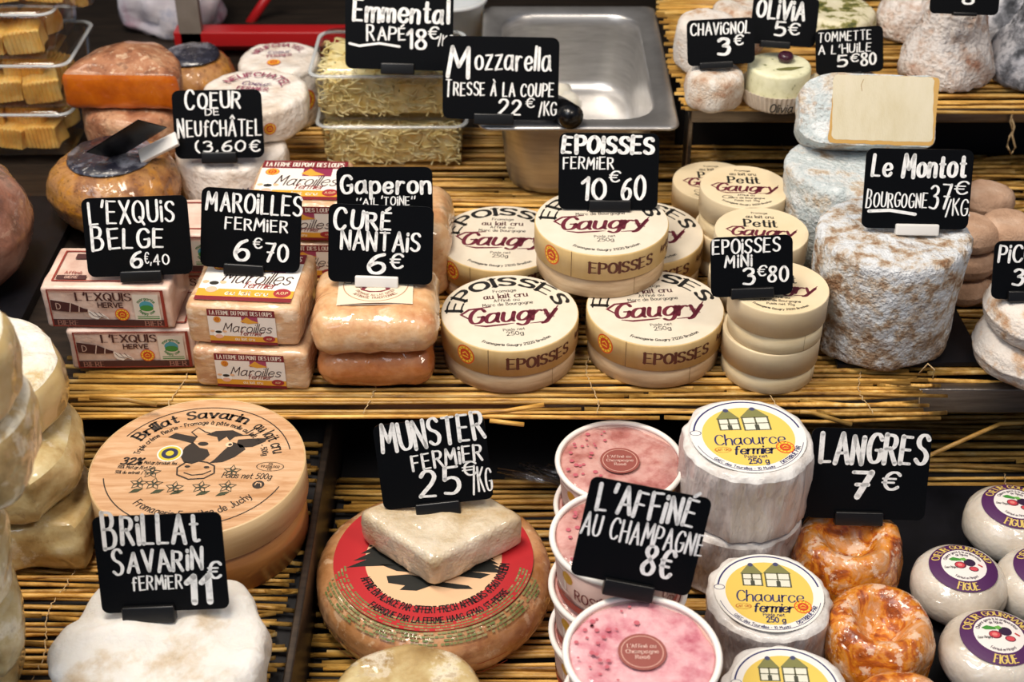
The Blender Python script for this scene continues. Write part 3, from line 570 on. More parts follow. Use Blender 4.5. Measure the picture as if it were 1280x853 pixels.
def box_parts(t, r, h, lid_h, m_l, m_b, top, side=None, rot=0, mt=None, key=''):
    def base():
        return mesh_of(*loft(circle(r * .965, 72), [(0, 0), (.98, 0), (1, .0008), (1, h - lid_h + .002), (0, h - lid_h + .002)]), m_b)
    def lid():
        return mesh_of(*loft(circle(r, 72), [(.967, h - lid_h), (1, h - lid_h), (1, h - .0012), (.992, h - .0002), (.985, h), (.5, h), (0, h)]), [m_l])
    b = obj('box_base', cached(key + 'b', base), t); l = obj('lid', cached(key + 'l', lid), t)
    for o_ in (b, l):
        for p_ in o_.data.polygons: p_.use_smooth = abs(p_.normal.z) < .7
    seam = Ink(); seam.rect(-r * .004, .001, r * .004, h - lid_h - .0005, '#8d6e48'); obj('seam', cached(key + 's', lambda: seam.mesh(onside(r * .966, 0, -62))), b)
    obj('top_label', cached(key + 't', lambda: top(r).mesh(flat(h))), l, rot=(0, 0, rot))
    if side: obj('side_print', cached(key + 'd', lambda: side(r, lid_h).mesh(onside(r, h - lid_h))), l, rot=(0, 0, rot * .0))
def big_side(r, lh):
    k = Ink(); k.text('EPOISSES', r * .28, lh * .5, lh * .40, '#5a2a1a', w=r * 1.02, pen=.24, thin=.09, serif=True)
    k.rect(-r * .5, 0, -r * .49, lh, '#7a5a3a'); seal(k, -r * .86, lh * .55, lh * .36)
    k.text("Appellation d'Origine", r * 1.42, lh * .62, lh * .24, '#5a2a1a', w=r * .86, pen=.2); k.text('Protégée', r * 1.42, lh * .28, lh * .24, '#5a2a1a', w=r * .36, pen=.2); return k
def gbox(px, py, ztop, h, wpx, label, rot, srot=0, yaw=0):
    p = P(px, py, ztop); r = .0567
    t = thing('cheese_box', label, 'cheese box', (p.x, p.y, ztop - h), rz=R(yaw), group='large round boxes lettered EPOISSES')
    box_parts(t, r, h, h * .56, m_card, m_ven, big_top, big_side, R(rot), key='big'); return t
gbox(637, 390, .043, .043, 181, 'large round EPOISSES box at front left, beside the two orange wrapped bricks', 8 - 11, yaw=11)
gbox(819, 384, .043, .043, 183, 'large round EPOISSES box at front right, beside the small box stack', 6)
gbox(627, 297, .043, .043, 160, 'large round EPOISSES box at back left, below the steel pan', -2)
gbox(800, 290, .043, .043, 160, 'large round EPOISSES box at back right, almost hidden', 2)
gbox(752, 276, .0862, .043, 174, 'large round EPOISSES box stacked on top of the four others', 3)
def sbox(px, py, ztop, label, rot=0):
    p = P(px, py, ztop); t = thing('small_cheese_box', label, 'cheese box', (p.x, p.y, ztop - .04), rz=0, group='small round boxes lettered Petit')
    box_parts(t, .0395, .0398, .023, m_lid2, m_ven2, small_top, None, R(rot), key='small')
q = P(974, 358, .08)
sbox(974, 358, .08, 'small round pale box, top of the front stack, under the mini sign', -6)
def sbox2(label, p, z): 
    t = thing('small_cheese_box', label, 'cheese box', (p.x - .0015, p.y + .001, z), rz=.5, group='small round boxes lettered Petit'); box_parts(t, .0395, .0398, .023, m_lid2, m_ven2, small_top, None, 0, key='small')
sbox2('small round pale box, bottom of the front stack', q, 0)
q = P(952, 288, .08); sbox(952, 288, .08, 'small round pale box, top of the middle stack, half behind the mini sign', -4); sbox2('small round pale box, bottom of the middle stack', q, 0)
q = P(931, 235, .08); q.y += .004; t = None
sbox(931, 233, .08, 'small round pale box, top of the rear stack', -3); sbox2('small round pale box, bottom of the rear stack', P(931, 233, .08), 0)
sbox(893, 226, .0405, 'small round pale box peeping out behind the rear stack', 0)
# ================================================================== WRAPPED BRICKS
m_maro = mat('wrapped_rind_pink', ['#b88660', '#cfa67e', '#e0c29e'], sc=24, rough=.5, wrap=.9, stretch=(.8, 1, 1.6), spk=(('#efe0c8', 60, .54, .62, .5),), bump=.4, bs=60, wraps=16, sss=.15)
m_kraft = mat('pale_pink_paper', ['#c9a392', '#dcbfae', '#e4cdbf'], sc=20, rough=.42, coat=.35, bump=.5, bs=26, bumpdist=.004)
m_cure = mat('washed_rind_orange', ['#b87c4e', '#d6a878', '#e6c8a2'], sc=22, spk=(('#b9784a', 70, .56, .64, .45), ('#f0d8b8', 40, .56, .64, .5)), rough=.45, wrap=1, bump=.35, bs=70, wraps=13, sss=.15)
m_cure2 = mat('washed_rind_deep', ['#9c5220', '#bd743c', '#d0905e'], sc=22, rough=.45, wrap=1, bump=.3, bs=70, wraps=16, sss=.15)
def brick(name, label, px, py, z, wpx, d, h, yaw, m, b=.006, amp=.0012, group=None, seed=1, cat='cheese packet', y_off=0):
    p = P(px, py, z); w = W(px, py, z, wpx); t = thing(name, label, cat, (p.x, p.y + d / 2 + y_off, z), rz=R(yaw), group=group)
    V, Fc = rbox(w, d, h - .0006, b, 9); V = displace(V, Fc, amp, 60, seed, amp * .5, 150)
    obj('wrapped_block', mesh_of(V, Fc, m), t); return t, w
def maro_label(k, w, h, full):
    A = '#7a1a24'; k.rect(-w / 2, -h / 2, w / 2, h / 2, '#eee6dc', 1)
    k.rect(-w / 2, h * .30, w / 2, h / 2, A, 2); k.text('LA FERME DU PONT DES LOUPS', 0, h * .40, h * .11, '#f2e6d8', w=w * .92, pen=.2, thin=.1, serif=True, layer=3)
    k.rect(0, h * .12, w * .24, h * .31, '#a04060', 2) if not full else k.rect(0, h * .1, w * .34, h * .31, '#8c2a4c', 2)
    k.poly([(-w * .02, h * .16), (w * .08, h * .3), (w * .14, h * .22), (w * .26, h * .14), (w * .1, h * .10)], '#e0a23a', 3)
    seal(k, -w * .36, h * .20, h * .09, 3)
    k.text('Maroilles', w * .06, -h * .02, h * .25, '#3a2326', w=w * .72, pen=.085, slant=.3, layer=3, gap=1.7); k.text('fermier', w * .12, -h * .17, h * .13, '#8c2a2c', w=w * .34, pen=.12, slant=.3, layer=3, gap=1.5)
    k.rect(-w / 2, -h * .42, w / 2, -h * .27, '#dfa030', 2); k.text('au lait cru', w * .02, -h * .345, h * .08, '#f5ead8', pen=.17, layer=3)
    k.rect(-w / 2, -h / 2, w / 2, -h * .42, A, 2); k.disc(w * .38, -h * .32, w * .09, '#a02a30', 3, ry=h * .09); k.text('A.O.P', w * .38, -h * .32, h * .05, '#e8d0a0', pen=.16, layer=4)
    k.disc(-w * .36, -h * .22, w * .08, '#f6f4ee', 3, ry=h * .12); k.disc(-w * .36, -h * .16, w * .05, '#26231f', 4, ry=h * .04); k.disc(-w * .45, -h * .14, w * .035, '#e8b890', 4, ry=h * .03); k.disc(-w * .27, -h * .14, w * .035, '#e8b890', 4, ry=h * .03)
    k.disc(-w * .36, -h * .29, w * .06, '#e9b49a', 4, ry=h * .06)
def maroilles(label, px, py, z, wpx, d, h, yaw, seed, top=True, front=True, **kw):
    t, w = brick('cheese_brick', label, px, py, z, wpx, d, h, yaw, m_maro, group='square wrapped cheeses with maroon and ochre labels', seed=seed, **kw)
    if front:
        k = Ink(); maro_label(k, w * .60, h * .86, 0); obj('front_label', k.mesh(lambda u, v, hh: (u, -d / 2 - .0009 - hh, h * .5 + v)), t)
    if top:
        k = Ink(); maro_label(k, w * .86, d * .84, 1); obj('top_label', k.mesh(lambda u, v, hh: (u, v, h + .0006 + hh)), t)
    return t
maroilles('square wrapped cheese with maroon label, lower of the front pair', 321, 487, 0, 145, .085, .038, -4, 2, top=False)
maroilles('square wrapped cheese with maroon label, upper of the front pair, under the Maroilles sign', 311, 433, .0382, 141, .085, .038, -4, 3)
def backmar(i, label, dx=0): 
    p = P(374, 252, .08); t, w = brick('cheese_brick', label, 0, 0, 0, 1, .085, .0395, -3, m_maro, group='square wrapped cheeses with maroon and ochre labels', seed=5 + i) if False else (None, None)
def mar_at(label, x, y, z, w, d, h, yaw, seed):
    t = thing('cheese_brick', label, 'cheese packet', (x, y, z), rz=R(yaw), group='square wrapped cheeses with maroon and ochre labels')
    V, Fc = rbox(w, d, h - .0006, .006, 9); V = displace(V, Fc, .0012, 60, seed); obj('wrapped_block', mesh_of(V, Fc, m_maro), t)
    k = Ink(); maro_label(k, w * .86, h * .9, 0); obj('front_label', k.mesh(lambda u, v, hh: (u, -d / 2 - .0009 - hh, h * .5 + v)), t)
    k = Ink(); maro_label(k, w * .9, d * .84, 1); obj('top_label', k.mesh(lambda u, v, hh: (u, v, h + .0006 + hh)), t)
p = P(376, 226, .076)
mar_at('square wrapped cheese with maroon label, top of the rear pile behind the sign', p.x, p.y, .0384, .086, .085, .0378, -2, 7)
mar_at('square wrapped cheese with maroon label, bottom of the rear pile', p.x - .002, p.y - .002, 0, .086, .085, .038, -1, 8)
# curé style rounded bricks
def cure(label, px, py, z, wpx, d, h, yaw, m, seed, lab, y_off=0):
    t, w = brick('wrapped_brick', label, px, py, z, wpx, d, h, yaw, m, b=min(.0165, h * .47), amp=.0022, seed=seed, cat='cheese', group='smooth orange wrapped brick cheeses', y_off=y_off)
    if lab:
        k = Ink(); s = .060; k.rect(-s / 2, -s * .44, s / 2, s * .5, '#e4d4ba', 1, n=14); k.rect(-s / 2, -s * .44, s / 2, -s * .42, '#f7f1e4', 2)
        k.disc(0, .002, s * .44, '#b08a6a', 2, r0=s * .425); k.disc(0, .004, s * .25, '#7a1f30', 2, r0=s * .24); k.disc(0, .007, s * .1, '#6e1a2c', 3, ry=s * .13); k.poly([(-s * .2, -.007), (-s * .14, .003), (s * .14, .003), (s * .2, -.007), (s * .08, -.011), (-s * .08, -.011)], '#6e1a2c', 3)
        k.rect(-s * .14, .011, s * .14, .014, '#6e1a2c', 3); k.text('1880', 0, -.004, .004, '#efe2cb', pen=.16, layer=4)
        k.text('Le Curé Nantais', 0, 0, .0055, BLK, pen=.13, w=s * 1.0, slant=.2, arc=(0, .002, s * .33, 90, True), layer=3)
        k.text('AFFINAGE TRADITIONNEL', 0, 0, .003, '#8a5a48', pen=.16, arc=(0, .002, s * .38, 270, False), layer=3); k.text('FROMAGE AU LAIT ENTIER', 0, 0, .0026, '#8a5a48', pen=.16, arc=(0, .002, s * .31, 270, False), layer=3)
        obj('top_label', k.mesh(lambda u, v, hh: (u, v + .004, h + .0019 - 2.0 * (u * u) + hh), ), t)
cure('deep orange wrapped brick cheese, lower of the front pair', 468, 492, 0, 147, .086, .035, 3, m_cure2, 11, False)
cure('pale orange wrapped brick cheese with square white label, under the Cure Nantais sign', 467, 451, .0352, 160, .094, .0365, 2, m_cure, 12, True)
p = P(505, 262, .07)
t = thing('wrapped_brick', 'orange wrapped brick cheese at the back, its end showing right of the Gaperon sign', 'cheese', (p.x - .004, p.y + .002, 0), group='smooth orange wrapped brick cheeses')
V, Fc = rbox(.090, .09, .075, .016, 9); obj('wrapped_block', mesh_of(displace(V, Fc, .003, 50, 3), Fc, m_cure), t)
# L'exquis packets
def exq(label, x, y, z, w, d, h, yaw, seed):
    t = thing('beer_cheese_packet', label, 'cheese packet', (x, y, z), rz=R(yaw), group='pink paper packets with brown frame print')
    V, Fc = rbox(w, d, h - .0005, .0035, 9); obj('paper_wrap', mesh_of(displace(V, Fc, .0012, 70, seed, .0005, 200), Fc, m_kraft), t)
    Br, Rd = '#4a2624', '#8e3226'; W_, H_ = w * .9, h * .9
    def front():
        k = Ink(); x0, x1, y0, y1 = -W_ / 2, W_ / 2, -H_ / 2, H_ / 2
        k.rect(x0, y0 + .001, x1, y0 + H_ * .2, Br, 1); k.rect(x0, y1 - .0012, x1, y1, Rd, 2); k.rect(x0, y0, x0 + .0012, y1, Rd, 2); k.rect(x1 - .0025, y0, x1, y1, Rd, 2); k.rect(x0, y0, x1, y0 + .001, Rd, 2); k.rect(x0 + .002, y1 - .0024, x1 - .003, y1 - .002, Rd, 2)
        k.text('BIERE', x0 + W_ * .14, y0 + H_ * .1, H_ * .13, '#a87868', w=W_ * .18, pen=.15, thin=.06, serif=True, layer=3); k.text('BIER', x1 - W_ * .12, y0 + H_ * .1, H_ * .13, '#a87868', w=W_ * .15, pen=.15, thin=.06, serif=True, layer=3)
        k.text("L'EXQUIS", -W_ * .02, H_ * .31, H_ * .19, Br, w=W_ * .48, pen=.2, thin=.06, serif=True); k.text('HERVE', W_ * .03, H_ * .09, H_ * .12, Br, w=W_ * .22, pen=.2)
        # bottle pouring
        k.poly([(-W_ * .48, H_ * .22), (-W_ * .30, H_ * .13), (-W_ * .20, -H_ * .01), (-W_ * .17, -H_ * .03), (-W_ * .18, -H_ * .10), (-W_ * .23, -H_ * .1), (-W_ * .34, -H_ * .1), (-W_ * .48, -H_ * .06)], Br, 2)
        k.stroke([(-W_ * .31, H_ * .13), (-W_ * .33, -H_ * .1)], W_ * .008, '#e0c4b4', 3); k.stroke([(-W_ * .24, H_ * .05), (-W_ * .25, -H_ * .1)], W_ * .008, '#e0c4b4', 3); k.text('D', -W_ * .42, H_ * .05, H_ * .16, '#c8a898', pen=.12, layer=3)
        k.poly([(-W_ * .17, -H_ * .04), (-W_ * .12, -H_ * .12), (-W_ * .05, -H_ * .14), (-W_ * .01, -H_ * .24), (W_ * .0, -H_ * .3), (-W_ * .06, -H_ * .22), (-W_ * .1, -H_ * .3), (-W_ * .15, -H_ * .26), (-W_ * .17, -H_ * .18)], '#efe6dc', 3)
        for a in range(3): k.stroke([(-W_ * (.16 - .04 * a), -H_ * .1), (-W_ * (.13 - .04 * a), -H_ * .2), (-W_ * (.08 - .03 * a), -H_ * .24)], W_ * .006, Br, 4)
        seal(k, W_ * .12, -H_ * .16, H_ * .165); k.rect(W_ * .23, -H_ * .3, W_ * .45, H_ * .38, '#ddd3c4', 2)
        k.disc(W_ * .34, H_ * .08, W_ * .06, '#4a9aa8', 3, ry=H_ * .13); k.disc(W_ * .34, H_ * .02, W_ * .058, '#3f8a3a', 4, ry=H_ * .08); k.text('margarite', 0, 0, H_ * .07, '#2f7a38', pen=.2, arc=(W_ * .34, H_ * .04, H_ * .2, 90, True), layer=3); k.text('happy cow', 0, 0, H_ * .07, '#2f7a38', pen=.2, arc=(W_ * .34, H_ * .06, H_ * .22, 270, False), layer=3)
        k.rect(W_ * .25, -H_ * .27, W_ * .44, -H_ * .24, '#4a8a44', 3); k.rect(W_ * .25, -H_ * .21, W_ * .44, -H_ * .19, '#4a8a44', 3); return k.mesh(lambda u, v, hh: (u, -d / 2 - .0008 - hh, h * .5 + v))
    obj('front_print', cached('exqf', front), t)
    def top():
        k = Ink(); a, b = w * .42, d * .36
        for q in (((-a, -b), (-a, b)), ((-a, b), (a, b)), ((a, b), (a, -b)), ((a, -b), (-a, -b))): k.stroke(list(q), .0016, Rd, 2)
        k.rect(-a + .002, -b + .002, -a + .026, -b + .008, Br, 2); k.text('BIERE', -a + .014, -b + .005, .0035, '#c8a090', pen=.16, layer=3); k.text('Affiné', -a + .014, -b + .012, .004, Rd, pen=.14); k.rect(-a + .01, b - .012, -a + .05, b - .004, Br, 2); k.text("L'EXQUIS", -a + .03, b - .008, .004, '#e0c8bc', pen=.16, layer=3); return k.mesh(lambda u, v, hh: (u, v, h + .0004 + hh))
    obj('top_print', cached('exqt', top), t)
EW, ED, EH = W(168, 460, 0, 157), .062, .0395
p = P(170, 461, 0); exq('pink and brown printed cheese packet, lower of the front pair', p.x, p.y + ED / 2, 0, EW, ED, EH, 1, 21)
exq("pink and brown printed cheese packet, upper of the front pair, under the L'Exquis sign", p.x - .0135, p.y + ED / 2 + .001, EH + .0003, EW, ED, EH, -1, 22)
exq('pink and brown printed cheese packet, lower of the pair behind', p.x + .018, p.y + ED / 2 + .085, 0, EW, ED, EH, 0, 23)
exq('pink and brown printed cheese packet, upper of the pair behind', p.x + .018, p.y + ED / 2 + .083, EH + .0003, EW, ED, EH, 0, 24)
# ================================================================== BIG CRUSTY CHEESES
m_mont = mat('crusty_rind', ['#8a6546', '#ab947c', '#c6bcb0', '#d4d7da', '#e2e6ea'], sc=48, spk=(('#86694c', 30, .50, .60, .7), ('#5f452c', 190, .60, .68, .8)), zg=(.0, .10, .07, -.10), rough=.85, bump=1, bs=130, bumpdist=.0035, pos=[.34, .42, .47, .55, .70], detail=9, stretch=(1, 1, 1))
m_mont2 = mat('blue_white_rind', ['#a88462', '#c4b7a4', '#d2d4d2', '#b9c4c6', '#e2e6e7'], sc=30, spk=(('#a9825a', 26, .56, .64, .6), ('#6a5642', 150, .60, .68, .6)), zg=(.0, .10, .05, -.06), rough=.85, bump=1, bs=120, bumpdist=.003, pos=[.32, .40, .46, .56, .66], detail=8)
m_cutp = mat('pale_paste', ['#cbbd97', '#d3c7a6', '#d8ccae'], sc=12, rough=.4, stretch=(3, 3, 1), sss=.2, bump=.15)
m_cuty = mat('paste_edge', '#b58a38', rough=.45)
def crusty(name, label, px, py, z0, h, wtop, m, taper=.93, seed=1, amp=.003, cat='cheese', group=None):
    p = P(px, py, z0 + h); r = W(px, py, z0 + h, wtop) / 2; pr = puck(h, .006, r, bulge=.0, bt=.007, rings=9, side=22)
    pr = [(s * (taper + (1 - taper) * min(1, z / h * 1.3)) if z < h * .99 else s, z) for s, z in pr]
    V, Fc = loft(circle(r, 120), pr); V = displace(V, Fc, amp, 28, seed, amp * .4, 140)
    o = obj(name, mesh_of(V, Fc, m), None, (p.x, p.y, z0)); tag(o, label, cat, group); return o, p, r
crusty('cylinder_cheese', 'big cylinder cheese with crusty white and brown rind on slate plate', 1118, 286, .0048, .103, 190, m_mont, seed=3, amp=.0032)
crusty('cylinder_cheese', 'big bluish white cylinder cheese behind, carrying the cut half', 1062, 202, .0002, .110, 160, m_mont2, seed=5, amp=.0030)
# half cheese with its cut face up to the viewer
p = P(1100, 150, .145); t = thing('half_cheese', 'half cheese with pale cut face lying on the rear cylinder', 'cheese', (p.x, p.y, .1160), rz=R(-3), rot=(R(-38), 0, R(-4)))
L_, T_ = .092, .062; n = 40; V, Fc = rbox(L_ + .022, .056, T_, .008, 12); V = displace(V, Fc, .0016, 50, 9)
def bulge_(x, y, z):
    x -= .011; y = max(y, -.020); f = math.sqrt(max(.05, 1 - max(0, (-.042 - x) / .030) ** 2 * .8)) if x < -.042 else 1
    return (x, .008 + (y - .008) * f, T_ / 2 + (z - T_ / 2) * f)
V = [bulge_(*v_) for v_ in V]
obj('rind', mesh_of(V, Fc, m_mont2), t)
def wob(o_): return [(x + .0007 * noise.noise(Vector((x * 150, y * 150, 1))), y + .0009 * noise.noise(Vector((x * 150, y * 150, 5)))) for x, y in resample(o_, 90)]
def rr_tap(s): return [(x * s + (.004 if y > 0 else 0), y * s) for x, y in rrect(.0895, .0600, .003, 5)]
k = Ink(); k.poly(wob(rr_tap(1.0)), 'paste_edge', 1); k.poly([(x + .001, y + .0015) for x, y in wob(rrect(.0855, .0565, .003, 4))], 'pale_paste', 3)
k.stroke([(-.016, .026), (-.018, .021), (-.017, .016)], .0005, '#9a7a48', 5)
obj('cut_face', k.mesh(lambda u, v, hh: (u + .0005, -.0203 - hh, v + T_ / 2)), t)
# ------------------------------------------------------------------ white pucks, tan pucks
m_pic = mat('picodon_rind', ['#b08058', '#cdb298', '#e0d6cc', '#e6e0d8'], sc=34, rough=.8, bump=.8, bs=150, bumpdist=.002, pos=[.30, .40, .48, .7])
m_tan = mat('tan_rind', ['#a58268', '#bf9b80', '#cfb098'], sc=30, rough=.75, bump=.5, bs=200)
def pk(name, label, x, y, z, r, h, m, group=None, seed=1, amp=.0015, b=None, out=None, cat='cheese', bulge=.03):
    b = b or h * .42; V, Fc = loft(out or circle(r, 64), puck(h, b, r, bulge, nseg=5, rings=6)); V = displace(V, Fc, amp, 55, seed, amp * .35, 190)
    o = obj(name, mesh_of(V, Fc, m), None, (x, y, z)); tag(o, label, cat, group); return o
p = P(1296, 425, .025); g = 'white crusty pucks at the right edge'
for i, (dx, nm) in enumerate(((0, 'bottom'), (.0025, 'top'))):
    pk('goat_cheese_puck', 'white crusty puck at the right edge, %s of the stack under the Pico sign' % nm, p.x + dx, p.y, .0360 * i + .0002, W(1296, 425, .03, 76), .0355, m_pic, g, 30 + i)
g = 'small tan pucks in the shade at the back right'; sp = 0
for (px, py, nl, what) in ((1264, 268, 3, 'right'), (1219, 272, 3, 'left'), (1238, 232, 2, 'rear')):
    p = P(px, py, .027 * nl)
    for i in range(nl):
        sp += 1; pk('tan_cheese_puck', 'small smooth tan puck, %s of the %s stack behind the slate cheese' % (('bottom', 'middle', 'top')[i] if nl == 3 else ('bottom', 'top')[i], what), p.x + (.001 if i % 2 else 0), p.y, .0262 * i + .0002, .0235, .0252, m_tan, g, 40 + sp, amp=.0012)
# ================================================================== RAISED SHELF
m_goat = mat('crottin_rind', ['#b08a70', '#cdb8a4', '#e0d8ce'], sc=50, rough=.85, bump=.8, bs=220, pos=[.34, .46, .6])
m_cream = mat('olive_cream', ['#6f7048', '#d9d7b0', '#e6e4c2'], sc=90, rough=.6, pos=[.27, .36, .6], detail=3)
m_pleat = mat('pleated_paper', ['#cdbba6', '#e2d6c6'], sc=40, rough=.6)
m_olive = mat('dark_olive', '#3a1626', rough=.25)
m_herb = mat('herb_rind', ['#5b2230', '#b98a6a', '#e0d0b0', '#ddd0a8'], sc=60, rough=.65, bump=.6, pos=[.34, .42, .5, .7])
m_herbg = mat('herb_green_rind', ['#4a5022', '#8f8a48', '#ded6b4', '#e6dfc4'], sc=55, rough=.65, bump=.6, pos=[.36, .44, .5, .7])
m_cone = mat('lumpy_white_rind', ['#b0826a', '#d2bdae', '#e8e0da'], sc=48, rough=.85, bump=1, bs=120, bumpdist=.004, pos=[.3, .42, .55], detail=8)
m_ash = mat('ash_rind', ['#45474c', '#85878e', '#c4c4ca', '#dcdadc'], sc=30, rough=.85, bump=.7, bs=150, pos=[.36, .46, .54, .7])
zu = ZU + .0004
p = P(893, 100, .125); pk('crottin', 'small beige goat puck under the Chavignol sign', p.x, p.y, zu, .0268, .036, m_goat, seed=50, b=.009, amp=.002)
p = P(887, 55, .13); pk('crottin', 'taller white goat cheese behind the Chavignol sign', p.x - .002, p.y + .012, zu, .030, .052, m_pic, seed=51, b=.01, amp=.002)
p = P(935, 34, .14); pk('crottin', 'mottled pale goat cheese behind and left of the Olivia sign', p.x - .003, p.y + .036, zu, .028, .050, m_goat, seed=52, b=.01, amp=.002)
p = P(972, 104, .118); t = thing('olive_cheese', 'two-tier pale green cheese with black olive in a pleated paper cup', 'cheese', (p.x, p.y, zu))
def pleats():
    o_ = [((.034 + .0012 * (i % 2)) * math.cos(2 * math.pi * i / 96), (.034 + .0012 * (i % 2)) * math.sin(2 * math.pi * i / 96)) for i in range(96)]
    return mesh_of(*loft(o_, [(0, .0), (.86, 0), (.9, .002), (1.04, .018), (1.035, .0182), (.88, .003), (0, .002)]), m_pleat, smooth=False)
cup = obj('paper_cup', pleats(), t); k = Ink(3); k.text('Olivia', .004, .008, .008, BLK, pen=.14, slant=.2); obj('writing', k.mesh(onside(.0352, 0, -98)), cup)
V, Fc = loft(circle(.0296, 64), puck(.034, .003, .030, nseg=3)); obj('cheese_body', mesh_of(*shift((displace(V, Fc, .0008, 80, 2), Fc), (0, 0, .003)), m_cream), t)
V, Fc = loft(circle(.0075, 24), puck(.009, .0042, .0075, nseg=4)); obj('olive', mesh_of(*shift((V, Fc), (.006, .006, .0372)), m_olive), t)
k = Ink(); k.poly([(-.012, -.004), (.0, .0), (.016, .001), (.002, -.007), (-.008, -.007)], '#6f6e3c', 1); obj('bay_leaf', k.mesh(lambda u, v, hh: (u + .006, v - .008, .0375 + hh)), t)
p = P(1061, 106, .122); pk('tommette', 'flat cream disc with dark red herbs under the Tommette sign', p.x, p.y, zu, .0395, .024, m_herb, seed=54, b=.007)
p = P(1045, 22, .12); pk('tommette', 'flat cream disc with green herbs behind the Tommette sign', p.x, p.y, zu, .040, .030, m_herbg, seed=55, b=.007)
def cone(label, px, py, z, wb, h, m, seed, prof, sq=2, ex=1, rz=0):
    p = P(px, py, z); rb = W(px, py, z, wb) / 2; V, Fc = loft(ellipse(rb, rb * ex, 96, sq), [(s, zz * h) for s, zz in prof]); V = displace(V, Fc, .004, 45, seed, .0032, 150)
    o = obj('cone_cheese', mesh_of(V, Fc, m), None, (p.x, p.y, zu), (0, 0, rz)); tag(o, label, 'cheese'); return o
def cp(tw=.50):
    pts = [(0, 0), (.5, 0), (.88, .0), (.98, .05), (1.0, .13), (.99, .22), (.90, .33), (.78, .44)]
    for i in range(1, 14): t_ = i / 13; pts.append((.74 + (tw - .74) * t_ ** .8, .44 + .50 * t_))
    return pts + [(tw * .9, .98), (tw * .6, 1.0), (tw * .3, 1.0), (0, 1.0)]
cone('big lumpy white bell-shaped cheese under the cut-off sign', 1180, 93, .102, 117, .094, m_cone, 60, cp(.52))
cone('lumpy white bell-shaped cheese partly hidden behind the big one', 1139, 38, .102, 92, .088, m_cone, 61, cp(.5))
cone('ash grey and white pyramid cheese at the right edge', 1290, 92, .102, 110, .085, m_ash, 62, cp(.42), sq=4)
cone('ash grey and white pyramid cheese behind, right of the big bell', 1247, 42, .102, 88, .085, m_ash, 63, cp(.46), sq=4)
# ================================================================== BACK LEFT
m_crust = mat('wrapped_brown_crust', ['#5e3418', '#8e5c30', '#b07e48', '#9e6c20'], sc=30, spk=(('#c8861c', 40, .54, .62, .6), ('#3a200e', 220, .58, .66, .8)), rough=.55, wrap=1, bump=.6, bs=60, wraps=18, pos=[.3, .42, .54, .68])
m_blue = mat('dark_blue_label', ['#17171f', '#2b2b38', '#8b8d98', '#3a1420'], sc=16, rough=.35, wrap=1, wraps=30, pos=[.3, .5, .6, .72])
m_mim = mat('orange_paste', ['#9e440a', '#c4640c', '#d47a1a'], sc=14, rough=.35, wrap=.9, sss=.2, wraps=14)
m_rustc = mat('dusty_rust_crust', ['#7e4a2e', '#a87250', '#c29876'], sc=24, spk=(('#5a2e18', 90, .54, .62, .6), ('#dcc0a0', 140, .56, .64, .6)), rough=.7, bump=.9, bs=90, coat=.4)
m_pinkw = mat('pink_grey_wrapped_rind', ['#54382e', '#8c5e4c', '#a07868', '#76695e'], sc=14, spk=(('#46302a', 30, .53, .58, .5), ('#b8917c', 60, .56, .62, .5)), rough=.5, wrap=1, bump=.5, bs=50, wraps=9, pos=[.3, .44, .56, .7])
def wheel(label, x, y, z, r, h, m, seed, lab=True, b=None, sc_lab=.66, dome=.004):
    t = thing('wrapped_round_cheese', label, 'cheese', (x, y, z)); b = b or h * .42
    V, Fc = loft(circle(r, 80), puck(h, b, r, .02, nseg=6, rings=7, dome=dome)); obj('rind', mesh_of(displace(V, Fc, .003, 32, seed, .001, 130), Fc, m), t)
    if lab:
        V, Fc = loft(circle(r * sc_lab, 48), [(1, h + dome * .5 - .0005), (.97, h + dome * .55 + .0014), (.6, h + dome * .85 + .0022), (.3, h + dome + .0025), (0, h + dome + .0025)]); obj('dark_label', mesh_of(displace(V, Fc, .0012, 90, seed), Fc, m_blue), t)
    return t
wheel('plastic-wrapped brown wheel with dark blue top, front left of the back row', P(138, 195, .062).x, P(138, 195, .062).y, .0002, .062, .060, m_crust, 70)
xw, yw = P(168, 126, .055).x, P(168, 126, .055).y + .006
wheel('lower wrapped tan wheel carrying the orange half cheese', xw, yw, .0002, .055, .0545, m_rustc, 71, lab=False, b=.012)
p = P(240, 68, .062); wheel('brown wheel with dark blue top at the back near the red rail', p.x, p.y, .0002, .046, .060, m_crust, 72)
# orange half
t = thing('half_orange_cheese', 'half orange cheese with crusty brown top on the tan wheel', 'cheese', (xw - .003, yw - .036, .0590), rz=R(-2))
o_ = []
for i in range(25): a = math.pi * i / 24; o_.append((.0585 * math.cos(a), .085 * math.sin(a)))
o_ = resample(o_ + [(-.0585, 0)], 90); V0, Fc = loft(o_, puck(.040, .007, .0585, 0, bt=.009, nseg=4, dome=.012), c=(0, .035)); V = displace(V0, Fc, .0016, 60, 5)
a_, b_ = split(V, Fc, lambda n_, c_: c_.y < .0065 and abs(n_.y) > .3 and .001 < c_.z < .036, V0); obj('rind', mesh_of(*a_, m_rustc), t); obj('cut_face', mesh_of(*b_, m_mim), t)
# big pinkish wheel cut by the left frame edge
p = P(-42, 215, .10); wheel('large pinkish wrapped wheel cut off by the left frame edge', P(53, 255, .05).x - .078, 1.10, .0006, .078, .105, m_pinkw, 73, lab=False, b=.045)
